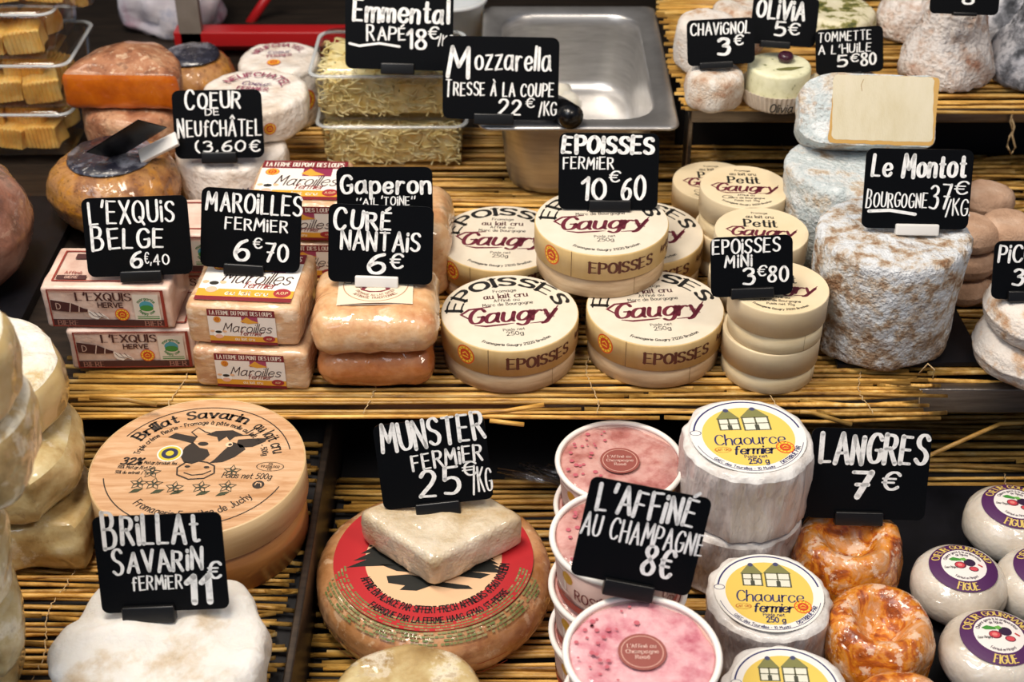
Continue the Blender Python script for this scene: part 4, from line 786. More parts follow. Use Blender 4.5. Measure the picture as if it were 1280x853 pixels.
# ---- clear tubs
m_tub = clear('clear_tub_plastic', (.985, .99, .99), .7); m_rim = clear('clear_rim_plastic', (.95, .96, .97), .8)
n_ = m_rim.node_tree; o_ = n_.nodes['Material Output']; prev_ = o_.inputs[0].links[0].from_socket; df = n_.nodes.new('ShaderNodeBsdfDiffuse'); df.inputs[0].default_value = (.8, .84, .86, 1); mx_ = n_.nodes.new('ShaderNodeMixShader'); mx_.inputs[0].default_value = .35
n_.links.new(prev_, mx_.inputs[1]); n_.links.new(df.outputs[0], mx_.inputs[2]); n_.links.new(mx_.outputs[0], o_.inputs[0])
def tub(label, x, y, z, w, d, h, lid_dome=.006, group=None, rz=0, lidh=.005):
    t = thing('clear_tub', label, 'food tub', (x, y, z), rz=rz, group=group); o1 = rrect(w, d, .014, 5)
    V, Fc = loft(o1, [(0, .0005), (.86, .0005), (.88, .001), (.90, .004), (.955, h - lidh)]); obj('tub_body', mesh_of(V, Fc, m_tub), t)
    V, Fc = loft(o1, [(1.0, h - lidh + .0002), (1.008, h - .0025), (.95, h - .001), (.93, h + .002), (.9, h + lid_dome), (0, h + lid_dome)]); l = obj('lid', mesh_of(V, Fc, m_tub), t)
    V, Fc = loft(o1, [(.965, h - .0015), (1.0, h - .0015), (1.012, h - .0005), (1.0, h + .0008), (.965, h + .0008), (.965, h - .0015)]); obj('lid_rim', mesh_of(V, Fc, m_rim), l); return t
m_shred = mat('shredded_cheese', ['#e6cc80', '#f2e0a4', '#f8eec4'], sc=60, rough=.45, sss=.2); m_cube = mat('orange_cheese', ['#eaa848', '#f4c062', '#f8d488'], sc=20, rough=.45, sss=.35, stretch=(1, 1, 1), bump=.5, bs=90)
def shreds(w, d, h, n=620, seed=1):
    r_ = random.Random(seed); ps = []
    for i in range(n):
        face = r_.random()
        if face < .45: c = Vector((r_.uniform(-w / 2, w / 2), -d / 2 + r_.uniform(0, .008), r_.uniform(.002, h)))
        elif face < .75: c = Vector((r_.uniform(-w / 2, w / 2), r_.uniform(-d / 2, d / 2), h - r_.uniform(0, .006)))
        else: c = Vector((r_.choice((-1, 1)) * (w / 2 - r_.uniform(0, .006)), r_.uniform(-d / 2, d / 2), r_.uniform(.002, h)))
        a = r_.uniform(0, 6.3); b = r_.uniform(-.6, .6); L = r_.uniform(.008, .02); dv = Vector((math.cos(a), math.sin(a) * .5, b)).normalized(); up = Vector((r_.uniform(-1, 1), r_.uniform(-1, 1), r_.uniform(-1, 1))); q = []
        for j in range(5):
            s_ = j / 4 - .5; e = c + dv * L * s_ + up * (.006 * (.25 - s_ * s_)); q.append((max(-w / 2, min(w / 2, e.x)), max(-d / 2, min(d / 2, e.y)), max(.0012, min(h + .002, e.z))))
        ps.append(tube(q, .00085, 4, False))
    ps.append(shift(rbox(w - .010, d - .010, h - .004, .004, 2), (0, 0, .0012))); return mesh_of(*join(ps), m_shred)
SH = shreds(.137, .094, .046)
p = P(488, 218, 0); yy = p.y + .057; xx = p.x
for i, (zz, dx, nm) in enumerate(((.0002, .003, 'lower'), (.0548, 0, 'upper'))):
    tub('clear tub of shredded cheese, %s of the two' % nm, xx + dx, yy, zz, .152, .112, .052, group='clear tubs of shredded cheese', lid_dome=.0015 if i == 0 else .006)
    o = obj('shredded_cheese', SH, None, (xx + dx, yy, zz + .0038)); tag(o, 'pale yellow shreds filling the %s clear tub' % nm, 'shredded cheese', 'shreds filling the two clear tubs', 'stuff')
def chunk(seed):
    V, Fc = rbox(.036, .030, .024, .002, 16); V = displace(V, Fc, .004, 40, seed)
    V = [(x, y + (.0009 * math.sin(x * 1400) if abs(y) > .01 else 0), z + (.0006 * math.sin(x * 1400) if z > .02 else 0)) for x, y, z in V]; return mesh_of(V, Fc, m_cube, smooth=False)
CH = [chunk(i) for i in range(4)]
TW, TD = .150, .115; xr = P(104, 190, 0).x - TW / 2; n_ = 0
for i, nm in enumerate(('lowest', 'second', 'third', 'topmost')):
    z = .0002 + .0535 * i; w_ = TW + (.0 if i < 3 else .045)
    tub('clear tub of orange cheese chunks at far left, %s of the four' % nm, xr + (0.006 * (i % 2) if i < 3 else .026), 1.385, z, w_, TD, .050, group='stacked clear tubs of orange cheese chunks', lid_dome=.002)
    for (dx, dy, dz) in ((-.036, -.03, 0), (.0, -.033, 0), (.037, -.03, 0), (-.036, .012, 0), (.0, .008, .0), (.037, .010, 0), (-.018, -.02, .0185), (.02, -.018, .0185)):
        if dz and i < 3 and n_ % 3 == 2: n_ += 1; continue
        o = obj('cheese_chunk', CH[n_ % 4], None, (xr + dx + (0.006 * (i % 2) if i < 3 else .026), 1.385 + dy, z + .0042 + dz), (rnd.uniform(-.1, .1), rnd.uniform(-.12, .12), rnd.uniform(-.3, .3))); o.scale = (1.0, 1.0, 1.0)
        tag(o, 'ribbed orange cheese chunk, %s, inside the %s far-left tub' % ({(-.036, -.03): 'front left', (.0, -.033): 'front middle', (.037, -.03): 'front right', (-.036, .012): 'back left', (.0, .008): 'back middle', (.037, .010): 'back right', (-.018, -.02): 'upper left', (.02, -.018): 'upper right'}[(dx, dy)], nm), 'cheese chunk', 'orange chunks in the %s tub' % nm); n_ += 1
# ---- steel pan
def pan():
    t = thing('steel_pan', 'deep stainless steel pan with rounded corners behind the Epoisses sign', 'pan'); y0, y1 = P(722, 160, .089).y, P(712, 8, .089).y; x0, x1 = P(598, 160, .089).x, P(850, 160, .089).x
    w, d = x1 - x0, y1 - y0; o1 = rrect(w, d, .012, 6); o2 = rrect(w - .040, d - .040, .034, 6); o3 = rrect(w - .052, d - .052, .040, 6); n = len(o1); hh = .089
    V, Fc = [], []
    def ring(o_, s, z): V.extend([(x * s, y * s, z) for x, y in o_]); return len(V) - n
    seq = [ring(o3, .93, .0002), ring(o3, .97, .003), ring(o3, 1, .012), ring(o2, 1, hh - .014), ring(o2, 1.0, hh - .004), ring(o1, .985, hh - .003), ring(o1, 1, hh - .003), ring(o1, 1.004, hh - .0015), ring(o1, 1, hh), ring(o1, .975, hh + .0006), ring(o2, 1.01, hh - .0003), ring(o2, .985, hh - .003), ring(o2, .98, hh - .014), ring(o3, .985, .014), ring(o3, .95, .005), ring(o3, .88, .0022)]
    for a, b in zip(seq, seq[1:]): Fc.extend([(a + i, a + (i + 1) % n, b + (i + 1) % n, b + i) for i in range(n)])
    Fc.append(tuple(seq[0] + i for i in range(n))[::-1]); Fc.append(tuple(seq[-1] + i for i in range(n)))
    t.location = ((x0 + x1) / 2, (y0 + y1) / 2, 0); obj('pan_body', mesh_of(V, Fc, mat('pan_steel', ['#b4b2b0', '#cfcdcb'], sc=20, rough=.36, metal=.85, stretch=(1, 1, 8))), t)
    m_milk = mat('mozzarella_white', ['#dfd9c8', '#ece6d6'], sc=20, rough=.35, coat=.4, sss=.3); x, y = t.location.x, t.location.y
    ps = []
    for k_ in range(2):
        q = [(.026 * math.sin(j * .9 + math.pi * k_) * .35, -.05 + j * .012, .004 + .013 + .004 * math.cos(j * .9 + math.pi * k_)) for j in range(9)]
        ps.append(tube(q, [.006, .011, .013, .0135, .0135, .0135, .013, .011, .006], 14))
    o = obj('mozzarella_braid', mesh_of(*join(ps), m_milk), None, (x - .01, y + .035, .002)); tag(o, 'white braided mozzarella lying inside the steel pan', 'cheese')
pan()
p = P(716, 150, .10); q = [P(660, 112, .035), P(690, 130, .078), P(714, 146, .102)]
o = obj('spoon_handle', mesh_of(*tube([q[0] + Vector((-.002, .004, -.002)), q[0], (q[0] + q[1]) / 2, q[1], (q[1] + q[2]) / 2, q[2], q[2] + Vector((.003, -.004, -.002))], [.006, .0075, .009, .011, .012, .012, .007], 16), mat('black_handle', '#08080a', rough=.25))); tag(o, 'thick black spoon handle lying on the steel pan rim', 'utensil')
# ---- heart / round paper cheeses
m_wpap = mat('white_waxed_paper', ['#d9c9b8', '#ebe2d8', '#f2ece6'], sc=22, rough=.45, coat=.5, bump=.8, bs=34, bumpdist=.005)
def heart(r):
    o_ = []
    for i in range(72):
        a = 2 * math.pi * i / 72; x = 16 * math.sin(a) ** 3; y = 13 * math.cos(a) - 5 * math.cos(2 * a) - 2 * math.cos(3 * a) - math.cos(4 * a); o_.append((x * r / 16, y * r / 15))
    return resample(o_[::-1], 72)
def paper_cheese(label, x, y, z, r, h, rz, seed, hrt=True):
    t = thing('paper_wrapped_cheese', label, 'cheese', (x, y, z), rz=rz, group='white paper wrapped cheeses at the back left')
    V, Fc = loft(heart(r) if hrt else circle(r, 72), puck(h, .007, r, .02, rings=6)); obj('paper_wrap', mesh_of(displace(V, Fc, .002, 55, seed, .0008, 160), Fc, m_wpap), t)
    k = Ink(); PR = '#9a3a5c'
    k.text('NEUFCHATEL', 0, 0, r * .17, PR, w=r * 1.3, pen=.17, arc=(0, 0, r * .52, 90, True)); k.text('Coeur', 0, r * .2, r * .16, '#6a3a70', pen=.12, slant=.2); k.text('FERMIER', 0, -.02 * r, r * .13, PR, pen=.15); seal(k, -r * .15, -r * .4, r * .16)
    obj('top_print', k.mesh(flat(h + .0016)), t); k = Ink(); k.text('LAIT CRU', 0, h * .5, h * .16, '#3a3a6a', pen=.14); seal(k, r * .6, h * .5, h * .17)
    obj('side_print', k.mesh(onside(r * 1.03, 0, -92)), t)
p = P(292, 180, .045); paper_cheese('lower white paper-wrapped cheese under the Coeur sign', p.x, p.y - .012, .0002, .054, .052, R(4), 80, False)
p = P(314, 112, .094); paper_cheese('paper-wrapped cheese behind the Coeur sign, resting on the lower one', p.x, p.y + .010, .0535, .053, .036, R(-8), 81, False)
p = P(350, 76, .075); paper_cheese('paper-wrapped cheese farthest back beside the red rail', p.x - .004, p.y + .022, .0002, .044, .070, R(10), 82, False)
# ---- backdrop: red rail, posts, bag, white pot
m_red = mat('red_plastic', '#a5161a', rough=.35); m_post = mat('grey_post', ['#6f655c', '#8a8078'], sc=10, rough=.5)
t = thing('red_crate', 'red plastic crate edge across the back left', 'crate')
slab('crate_rail', -.40, -.05, 1.60, 1.625, .006, .024, m_red, t); slab('crate_wall', -.40, -.05, 1.626, 1.64, -.0105, .010, m_red, t)
o = obj('red_bar', mesh_of(*tube([PY(290, 62, 1.72), PY(345, -20, 1.72)], .006, 10), m_red)); tag(o, 'thin slanting bright red bar at the top left', 'bar')
o = slab('metal_post', PY(226, 20, 1.62).x, PY(254, 20, 1.62).x, 1.60, 1.612, -.0105, .35, m_post); tag(o, 'grey upright metal post behind the back wheels', 'post')
o = slab('dark_partition', -.40, .16, 1.80, 1.815, -.0105, .60, m_dark); tag(o, 'dark partition board behind the back row', 'partition')
m_bag = mat('printed_plastic_bag', ['#b98aa0', '#d8d0dc', '#e6e2ea', '#5a78a8'], sc=9, rough=.4, wrap=.8, wraps=12, bump=.8, bs=20, pos=[.33, .45, .6, .74])
V, Fc = loft(ellipse(.060, .035, 60, 2.4), puck(.105, .02, .05, .05, nseg=6, rings=6, dome=.01)); o = obj('plastic_bag', mesh_of(displace(V, Fc, .016, 28, 9, .007, 75), Fc, m_bag), None, (P(192, 20, .05).x, 1.69, -.0105)); tag(o, 'crumpled pink and white plastic bag at the top left', 'bag')
t = thing('white_pot', 'small white plastic pot half hidden behind the Emmental sign', 'pot', (P(566, 40, .07).x, P(566, 40, .07).y + .02, 0.0002)); m_wp = mat('translucent_white', '#c9ccce', rough=.3, sss=.2)
V, Fc = loft(circle(.036, 48), [(0, 0), (.78, 0), (.8, .002), (.97, .098), (1.06, .099), (1.07, .103), (1.0, .104), (.96, .100), (.76, .005), (0, .005)]); obj('pot_body', mesh_of(V, Fc, m_wp), t)
# ================================================================== LOWER LEFT
m_lidw = mat('birch_lid', ['#b58458', '#cba078', '#d8b490'], sc=9, rough=.45, stretch=(1.2, 9, 1), bump=.08, dist=1.2)
m_bandw = mat('birch_band', ['#c9a474', '#dabd90'], sc=12, rough=.45, stretch=(1, 1, 8)); m_bands = mat('birch_base', ['#9a6432', '#b57e46'], sc=10, rough=.4, stretch=(1, 1, 6), coat=.4)
def brillat():
    z0, h = ZLT + .0005, .066; p = P(247, 578, .013); r = W(247, 578, .013, 268) / 2
    t = thing('large_cheese_box', 'large round wooden box with printed cow head on its lid', 'cheese box', (p.x, p.y, z0)); lh = .028
    b = obj('box_base', mesh_of(*loft(circle(r * .965, 96), [(0, 0), (1, 0), (1, h - lh + .002), (0, h - lh + .002)]), m_bands), t)
    l = obj('lid_band', mesh_of(*loft(circle(r, 96), [(.967, h - lh), (1, h - lh), (1, h - .0005), (.988, h), (.985, h - .0006), (.967, h - lh)]), m_bandw), t)
    d = obj('lid_panel', mesh_of(*loft(circle(r * .985, 96), [(0, h - .003), (1, h - .003), (1, h - .0006), (0, h - .0006)]), m_lidw), t)
    for o_ in (b, l, d):
        for q_ in o_.data.polygons: q_.use_smooth = abs(q_.normal.z) < .7
    k = Ink(); B = '#2c231c'
    for a0, a1 in ((18, 158), (197, 345)): k.stroke([(r * .86 * math.cos(R(a)), r * .86 * math.sin(R(a))) for a in range(a0, a1, 4)], r * .011, B)
    k.text('Brillat Savarin', 0, 0, r * .12, B, w=r * 1.10, pen=.21, thin=.11, serif=True, arc=(0, 0, r * .70, 108, True)); k.text('au lait cru', 0, 0, r * .12, B, w=r * .48, pen=.16, arc=(0, 0, r * .70, 35, True))
    k.text('Triple crème fleurie - Fromage à pâte molle au lait cru - 500g', 0, 0, r * .055, B, w=r * 1.62, pen=.17, arc=(0, 0, r * .60, 92, True))
    k.text('Fromagerie Fermière de Juchy', 0, 0, r * .085, B, w=r * 1.2, pen=.13, arc=(0, 0, r * .74, 278, False))
    k.text('32%', -r * .63, r * .01, r * .095, B, pen=.22, slant=.2)
    for i, tx in enumerate(('de Mat.gr./produit fini', '78% Mat.gr./Ext.Sec', '50% du extrait / Tx. 1%')): k.text(tx, -r * (.56 if i else .38), r * (.0 - .075 * i), r * .04, B, w=r * .36, pen=.18)
    k.disc(r * .68, .0, r * .13, B, 2, r0=r * .122, ry=r * .065); k.text('FR', r * .68, r * .035, r * .03, B, pen=.15); k.text('77.256.002', r * .68, 0, r * .03, B, pen=.16); k.text('CE', r * .68, -r * .035, r * .03, B, pen=.15)
    k.text('Poids net 500g', r * .49, -r * .14, r * .075, B, w=r * .46, pen=.13, slant=.2); k.disc(r * .62, -r * .26, r * .055, B, 2); k.stroke([(r * .59, -r * .27), (r * .6, -r * .235), (r * .64, -r * .24), (r * .65, -r * .28)], r * .012, '#d9b088', 3)
    x, y = -r * .30, r * .14; k.disc(x, y, r * .12, '#e9dfd6', 2); k.disc(x, y, r * .105, '#c8b832', 3); k.disc(x, y, r * .078, '#23264a', 4); k.disc(x, y, r * .038, '#c8b832', 5)
    S = r / 100
    def pts(*a): return [(S * a[i], S * a[i + 1]) for i in range(0, len(a), 2)]
    # cow head
    for st in (pts(-10, 40, -17, 47, -12, 54, -4, 48, 4, 45), pts(30, 44, 44, 46, 52, 53, 44, 57, 36, 48)): k.stroke(st, S * 1.4, B)
    k.poly(pts(-2, 44, 6, 50, 22, 52, 34, 45, 26, 42, 22, 36, 18, 42, 12, 34, 9, 41), B); k.poly(pts(-38, 38, -32, 45, -20, 42, -10, 40, -12, 30, -24, 34), B); k.poly(pts(30, 38, 40, 40, 58, 42, 56, 36, 46, 28, 34, 26, 30, 32), B)
    k.poly(pts(-12, 32, -18, 24, -20, 12, -14, 2, -6, 0, 4, 6, 8, 14, 4, 22, -4, 24), B); k.poly(pts(26, 34, 20, 22, 14, 8, 10, 2, 22, 4, 32, 12, 40, 24, 36, 30), B)
    k.disc(S * -2, S * 30, S * 5, B, ry=S * 3); k.disc(S * 23, S * 30, S * 3.5, '#e6c6a2', 3); k.disc(S * 24, S * 30, S * 1.8, B, 4)
    k.stroke(pts(-12, 2, -18, -6, -16, -16, -4, -22, 10, -20, 18, -12, 16, -2, 8, 3, -4, 5, -12, 2), S * 1.6, B, 3); k.disc(S * -9, -S * 4, S * 2.6, B, 3, ry=S * 1.6); k.disc(S * 9, -S * 4, S * 2.6, B, 3, ry=S * 1.6); k.stroke(pts(-10, -13, -2, -16, 8, -14, 14, -9), S * 1.2, B, 3)
    for fx, fy in ((-40, -14), (-48, -30), (-34, -30), (-14, -34), (10, -32), (34, -30), (34, -8)):
        for a in range(5):
            an = R(90 + 72 * a); tx, ty = fx + 8.5 * math.cos(an), fy + 8.5 * math.sin(an); lx, ly = fx + 4.5 * math.cos(an + .5), fy + 4.5 * math.sin(an + .5); mx, my = fx + 4.5 * math.cos(an - .5), fy + 4.5 * math.sin(an - .5)
            k.stroke(pts(fx, fy, lx, ly, tx, ty, mx, my, fx, fy), S * 1.0, '#3f4030', 3)
        k.disc(S * fx, S * fy, S * 1.6, '#3f4030', 4)
    for fx in (-54, -34, -16, 8, 26): k.poly(pts(fx, -44, fx + 4, -38, fx + 12, -37, fx + 8, -42), '#3a4028', 3)
    obj('lid_print', k.mesh(flat(h - .0005, rz=R(-3))), t)
brillat()
m_bloom = mat('bloomy_white', ['#9c7c52', '#c4b49e', '#d8d4cd', '#dedcd9'], sc=14, rough=.7, bump=.7, bs=40, bumpdist=.004, sss=.15, pos=[.28, .40, .5, .7])
p = P(197, 798, -.010); r = W(197, 798, -.010, 266) / 2; V, Fc = loft(ellipse(r, r, 110, 2.25), puck(.045, .010, r, .01, nseg=5, rings=12, side=8, dome=-.001)); V = displace(V, Fc, .0085, 22, 13, .0035, 60)
o = obj('white_cheese', mesh_of(V, Fc, m_bloom), None, (p.x, p.y - .004, ZLT + .0005)); tag(o, 'thick bloomy white cheese carrying the Brillat Savarin sign', 'cheese')
# stacked halves at the left edge
m_wrapw = mat('wrapped_bloomy_rind', ['#8e7040', '#b59a66', '#cab888', '#d8ccae'], sc=16, spk=(('#efe8d6', 30, .54, .62, .6), ('#8c6c3a', 60, .59, .66, .5)), rough=.5, wrap=1, bump=.5, bs=40, wraps=11, pos=[.3, .44, .56, .7], sss=.12)
m_wrapc = mat('wrapped_cream_paste', ['#b0945c', '#c4aa74', '#d0ba8a'], sc=10, rough=.4, wrap=1, wraps=9, sss=.2); m_wht = mat('white_rind_top', ['#b8954e', '#d8cfb8', '#e4e0d6'], sc=18, rough=.7, bump=1, bs=50, bumpdist=.004, coat=.3, pos=[.32, .42, .6])
def half(label, xe, y, z, r, h, rz, seed, top=None, m=None, flatn=.55):
    o_ = []
    for i in range(37): a = R(-30 + 240 * i / 36); o_.append((r * math.cos(a), r * math.sin(a)))
    o_ = resample(o_, 96); t = thing('wrapped_half_cheese', label, 'cheese', (xe - r, y, z), rz=rz, group='wrapped half cheeses at the left edge')
    V0, Fc = loft(o_, puck(h, .010, r, .02, bt=.011, nseg=5, rings=8, side=7), c=(0, r * .1)); V = displace(V0, Fc, .008, 22, seed, .0022, 70)
    a_, b_ = split(V, Fc, lambda n_, c_: n_.z > .6 and c_.z > h * .6, V0); obj('rind', mesh_of(*a_, m or m_wrapw), t); obj('top_rind', mesh_of(*b_, top or m_wrapw), t)
xE = P(118, 640, -.02).x; half('wrapped cream half cheese, bottom of the three-piece stack left of the round wooden box', xE, .812, ZLT + .0005, .082, .044, R(8), 90)
half('wrapped cream half cheese, middle of the three-piece stack left of the round wooden box', P(103, 520, .03).x, .822, ZLT + .0475, .080, .044, R(-6), 91)
half('wrapped half cheese with rough white top, top of the three-piece stack beside the printed packets', P(97, 440, .06).x, .850, ZLT + .0955, .072, .044, R(4), 92, top=m_wht, m=m_wrapc)
for i_, (px_, nm_, mm_, tt_) in enumerate(((16, 'bottom piece', None, None), (24, 'second piece from the bottom', None, None), (6, 'third piece from the bottom', None, None), (-12, 'third piece from the top', None, None), (46, 'second piece from the top', None, m_wht), (8, 'top piece', m_wrapc, m_wht))):
    z_ = ZLT + .0005 + .0505 * i_; yy_ = .655; dd_ = yy_ * math.cos(PIT) + (H - z_ - .03) * math.sin(PIT)
    half('wrapped half cheese at left frame edge, %s of nearest stack' % nm_, (px_ - 640) / F * dd_, yy_, z_, .058, .0485, R(10 - 7 * i_), 93 + i_, top=tt_, m=mm_)
# ================================================================== MUNSTER
m_muns = mat('wrapped_munster_rind', ['#96602e', '#bb8656', '#cda078'], sc=16, spk=(('#8a4a2c', 40, .54, .62, .45), ('#e2c4a0', 50, .56, .62, .5)), rough=.5, wrap=1, bump=.4, bs=50, wraps=11)
m_wedge = mat('wrapped_white_wedge', ['#b59c74', '#cfbfa4', '#dccfba'], sc=18, rough=.5, wrap=1, bump=.7, bs=110, wraps=12, sss=.2)
def munster():
    zt = ZR + .042; p = P(542, 699, zt); r = W(542, 699, zt, 297) / 2; h = .0415
    t = thing('munster_cheese', 'big wrapped munster wheel with red ring label and fir tree print', 'cheese', (p.x, p.y, ZR + .0005))
    V, Fc = loft(circle(r, 100), puck(h, .017, r, .005, nseg=7, rings=8)); obj('rind', mesh_of(displace(V, Fc, .0016, 30, 4, .0006, 110), Fc, m_muns), t)
    k = Ink(); Rd, Gn = '#b0161e', '#5d7a30'; s = r / 100; k.disc(0, 0, 84 * s, Rd, 2, r0=57.5 * s, n=96); k.disc(0, 0, 57.5 * s, '#dcb48c', 1, n=72)
    k.text('AFFINE EN ALSACE PAR SIFFERT-FRECH AFFINEURS 67560 ROSHEIM', 0, 0, 7.2 * s, '#2a0a0c', w=168 * s, pen=.2, arc=(0, 0, 64 * s, 278, False), layer=4)
    k.text('FABRIQUE PAR LA FERME HAAG 67140 ST-PIERRE', 0, 0, 6.2 * s, '#2a0a0c', w=132 * s, pen=.2, arc=(0, 0, 75.5 * s, 278, False), layer=4)
    G_ = '#0b0e09'
    def tree(x, y, hh, ang, w=.36):
        ca, sa = math.cos(ang), math.sin(ang); pr = [(0, hh)]
        for i in range(5): a = hh * (1 - (i + 1) / 5.4); ww = hh * w * (i + 1.2) / 6; pr += [(ww, a), (ww * .55, a + .02 * hh)]
        full = pr + [(-x_, y_) for x_, y_ in pr[:0:-1]]; k.poly([(s * (x + x_ * ca - y_ * sa), s * (y + x_ * sa + y_ * ca)) for x_, y_ in full], G_, 3)
    tree(-42, -14, 44, .05, .8); tree(42, -20, 28, -.05, .85); tree(-22, -8, 26, 0, .6)
    k.poly([(s * a, s * b) for a, b in ((-45, -8), (-20, -10), (10, -14), (40, -18), (48, -20), (40, -25), (20, -22), (0, -20), (-30, -16))], G_, 3)
    k.poly([(s * a, s * b) for a, b in ((-38, -22), (-20, -20), (-5, -24), (8, -29), (30, -33), (34, -37), (20, -37), (0, -33), (-12, -39), (-26, -38), (-22, -33), (-36, -30))], G_, 3)
    obj('top_label', k.mesh(flat(h + .0012, rz=0)), t)
    # printed film band over the edge
    def edge(u, v, hh):
        a = u; q = v     # u angle (rad), v distance past the flat top
        b = .017; x0 = r - b; th = min(q / b, 1.45); rr = x0 + (b + .0014 + hh) * math.sin(th) if q > 0 else x0 + q; zz = h - b + (b + .0014 + hh) * math.cos(th) if q > 0 else h + .0014 + hh
        return (rr * math.cos(a), rr * math.sin(a), zz)
    k = Ink(5)
    for row in range(8):
        a = R(188 + row * 2)
        while a < R(352 - row * 2):
            L = k.r.uniform(.008, .05); v = -.007 + row * .0026
            if k.r.random() < .85:
                n = max(2, int(L / .02)); k._tri([(a + L * j / n, v + dv * .0015) for j in range(n + 1) for dv in (0, 1)], [(2 * j, 2 * j + 2, 2 * j + 3, 2 * j + 1) for j in range(n)], k.r.choice(('#6c7440', '#7a7c48', '#948a5c', '#5f7038')), 1)
            a += L + .006
    k2 = k
    obj('film_print', k.mesh(edge), t)
    for a0 in (R(228), R(300)):
        k = Ink(); 
        for (u0, v0, u1, v1) in ((-.14, .021, .14, .021), (-.14, .030, .14, .030)): k._tri([(a0 + u0 + (u1 - u0) * j / 8, v0 + dv) for j in range(9) for dv in (0, .0006)], [(2 * j, 2 * j + 2, 2 * j + 3, 2 * j + 1) for j in range(8)], '#a8402c', 1)
        def side(u, v, hh): return ((r * 1.004 + hh + .0006) * math.cos(u), (r * 1.004 + hh + .0006) * math.sin(u), h - .003 - v + .001)
        obj('film_stamp', k.mesh(side), t)
    # wedge
    zw = ZR + .0005 + h + .0026; q = [P(446, 640, zw + .027), P(541, 704, zw + .027), P(657, 646, zw + .027), P(574, 596, zw + .027)]; c = sum(q, Vector()) / 4
    t = thing('cheese_wedge', 'white square-cornered wrapped cheese piece lying on the munster wheel', 'cheese', (c.x, c.y, zw))
    pts_ = [(v_.x - c.x, v_.y - c.y) for v_ in q]; o_ = []
    for i in range(4):
        a, b, d = Vector(pts_[i - 1]), Vector(pts_[i]), Vector(pts_[(i + 1) % 4]); rr = .008
        u, v = (a - b).normalized() * rr, (d - b).normalized() * rr
        for j in range(7): w_ = j / 6; o_.append(tuple(b + u * (1 - w_) ** 2 + v * w_ ** 2))
    o_ = resample(o_, 110); V, Fc = loft(o_, puck(.029, .004, .045, .01, bt=.006, nseg=4, rings=9)); obj('wrapped_cheese', mesh_of(displace(V, Fc, .002, 50, 6, .0006, 180), Fc, m_wedge), t)
munster()
p = P(508, 872, -.055); pk('pale_wrapped_cheese', 'pale wrapped cheese peeking in at the bottom edge below the munster wheel', p.x, p.y, ZR + .0005, .054, .050, m_wrapw, seed=97, b=.012)
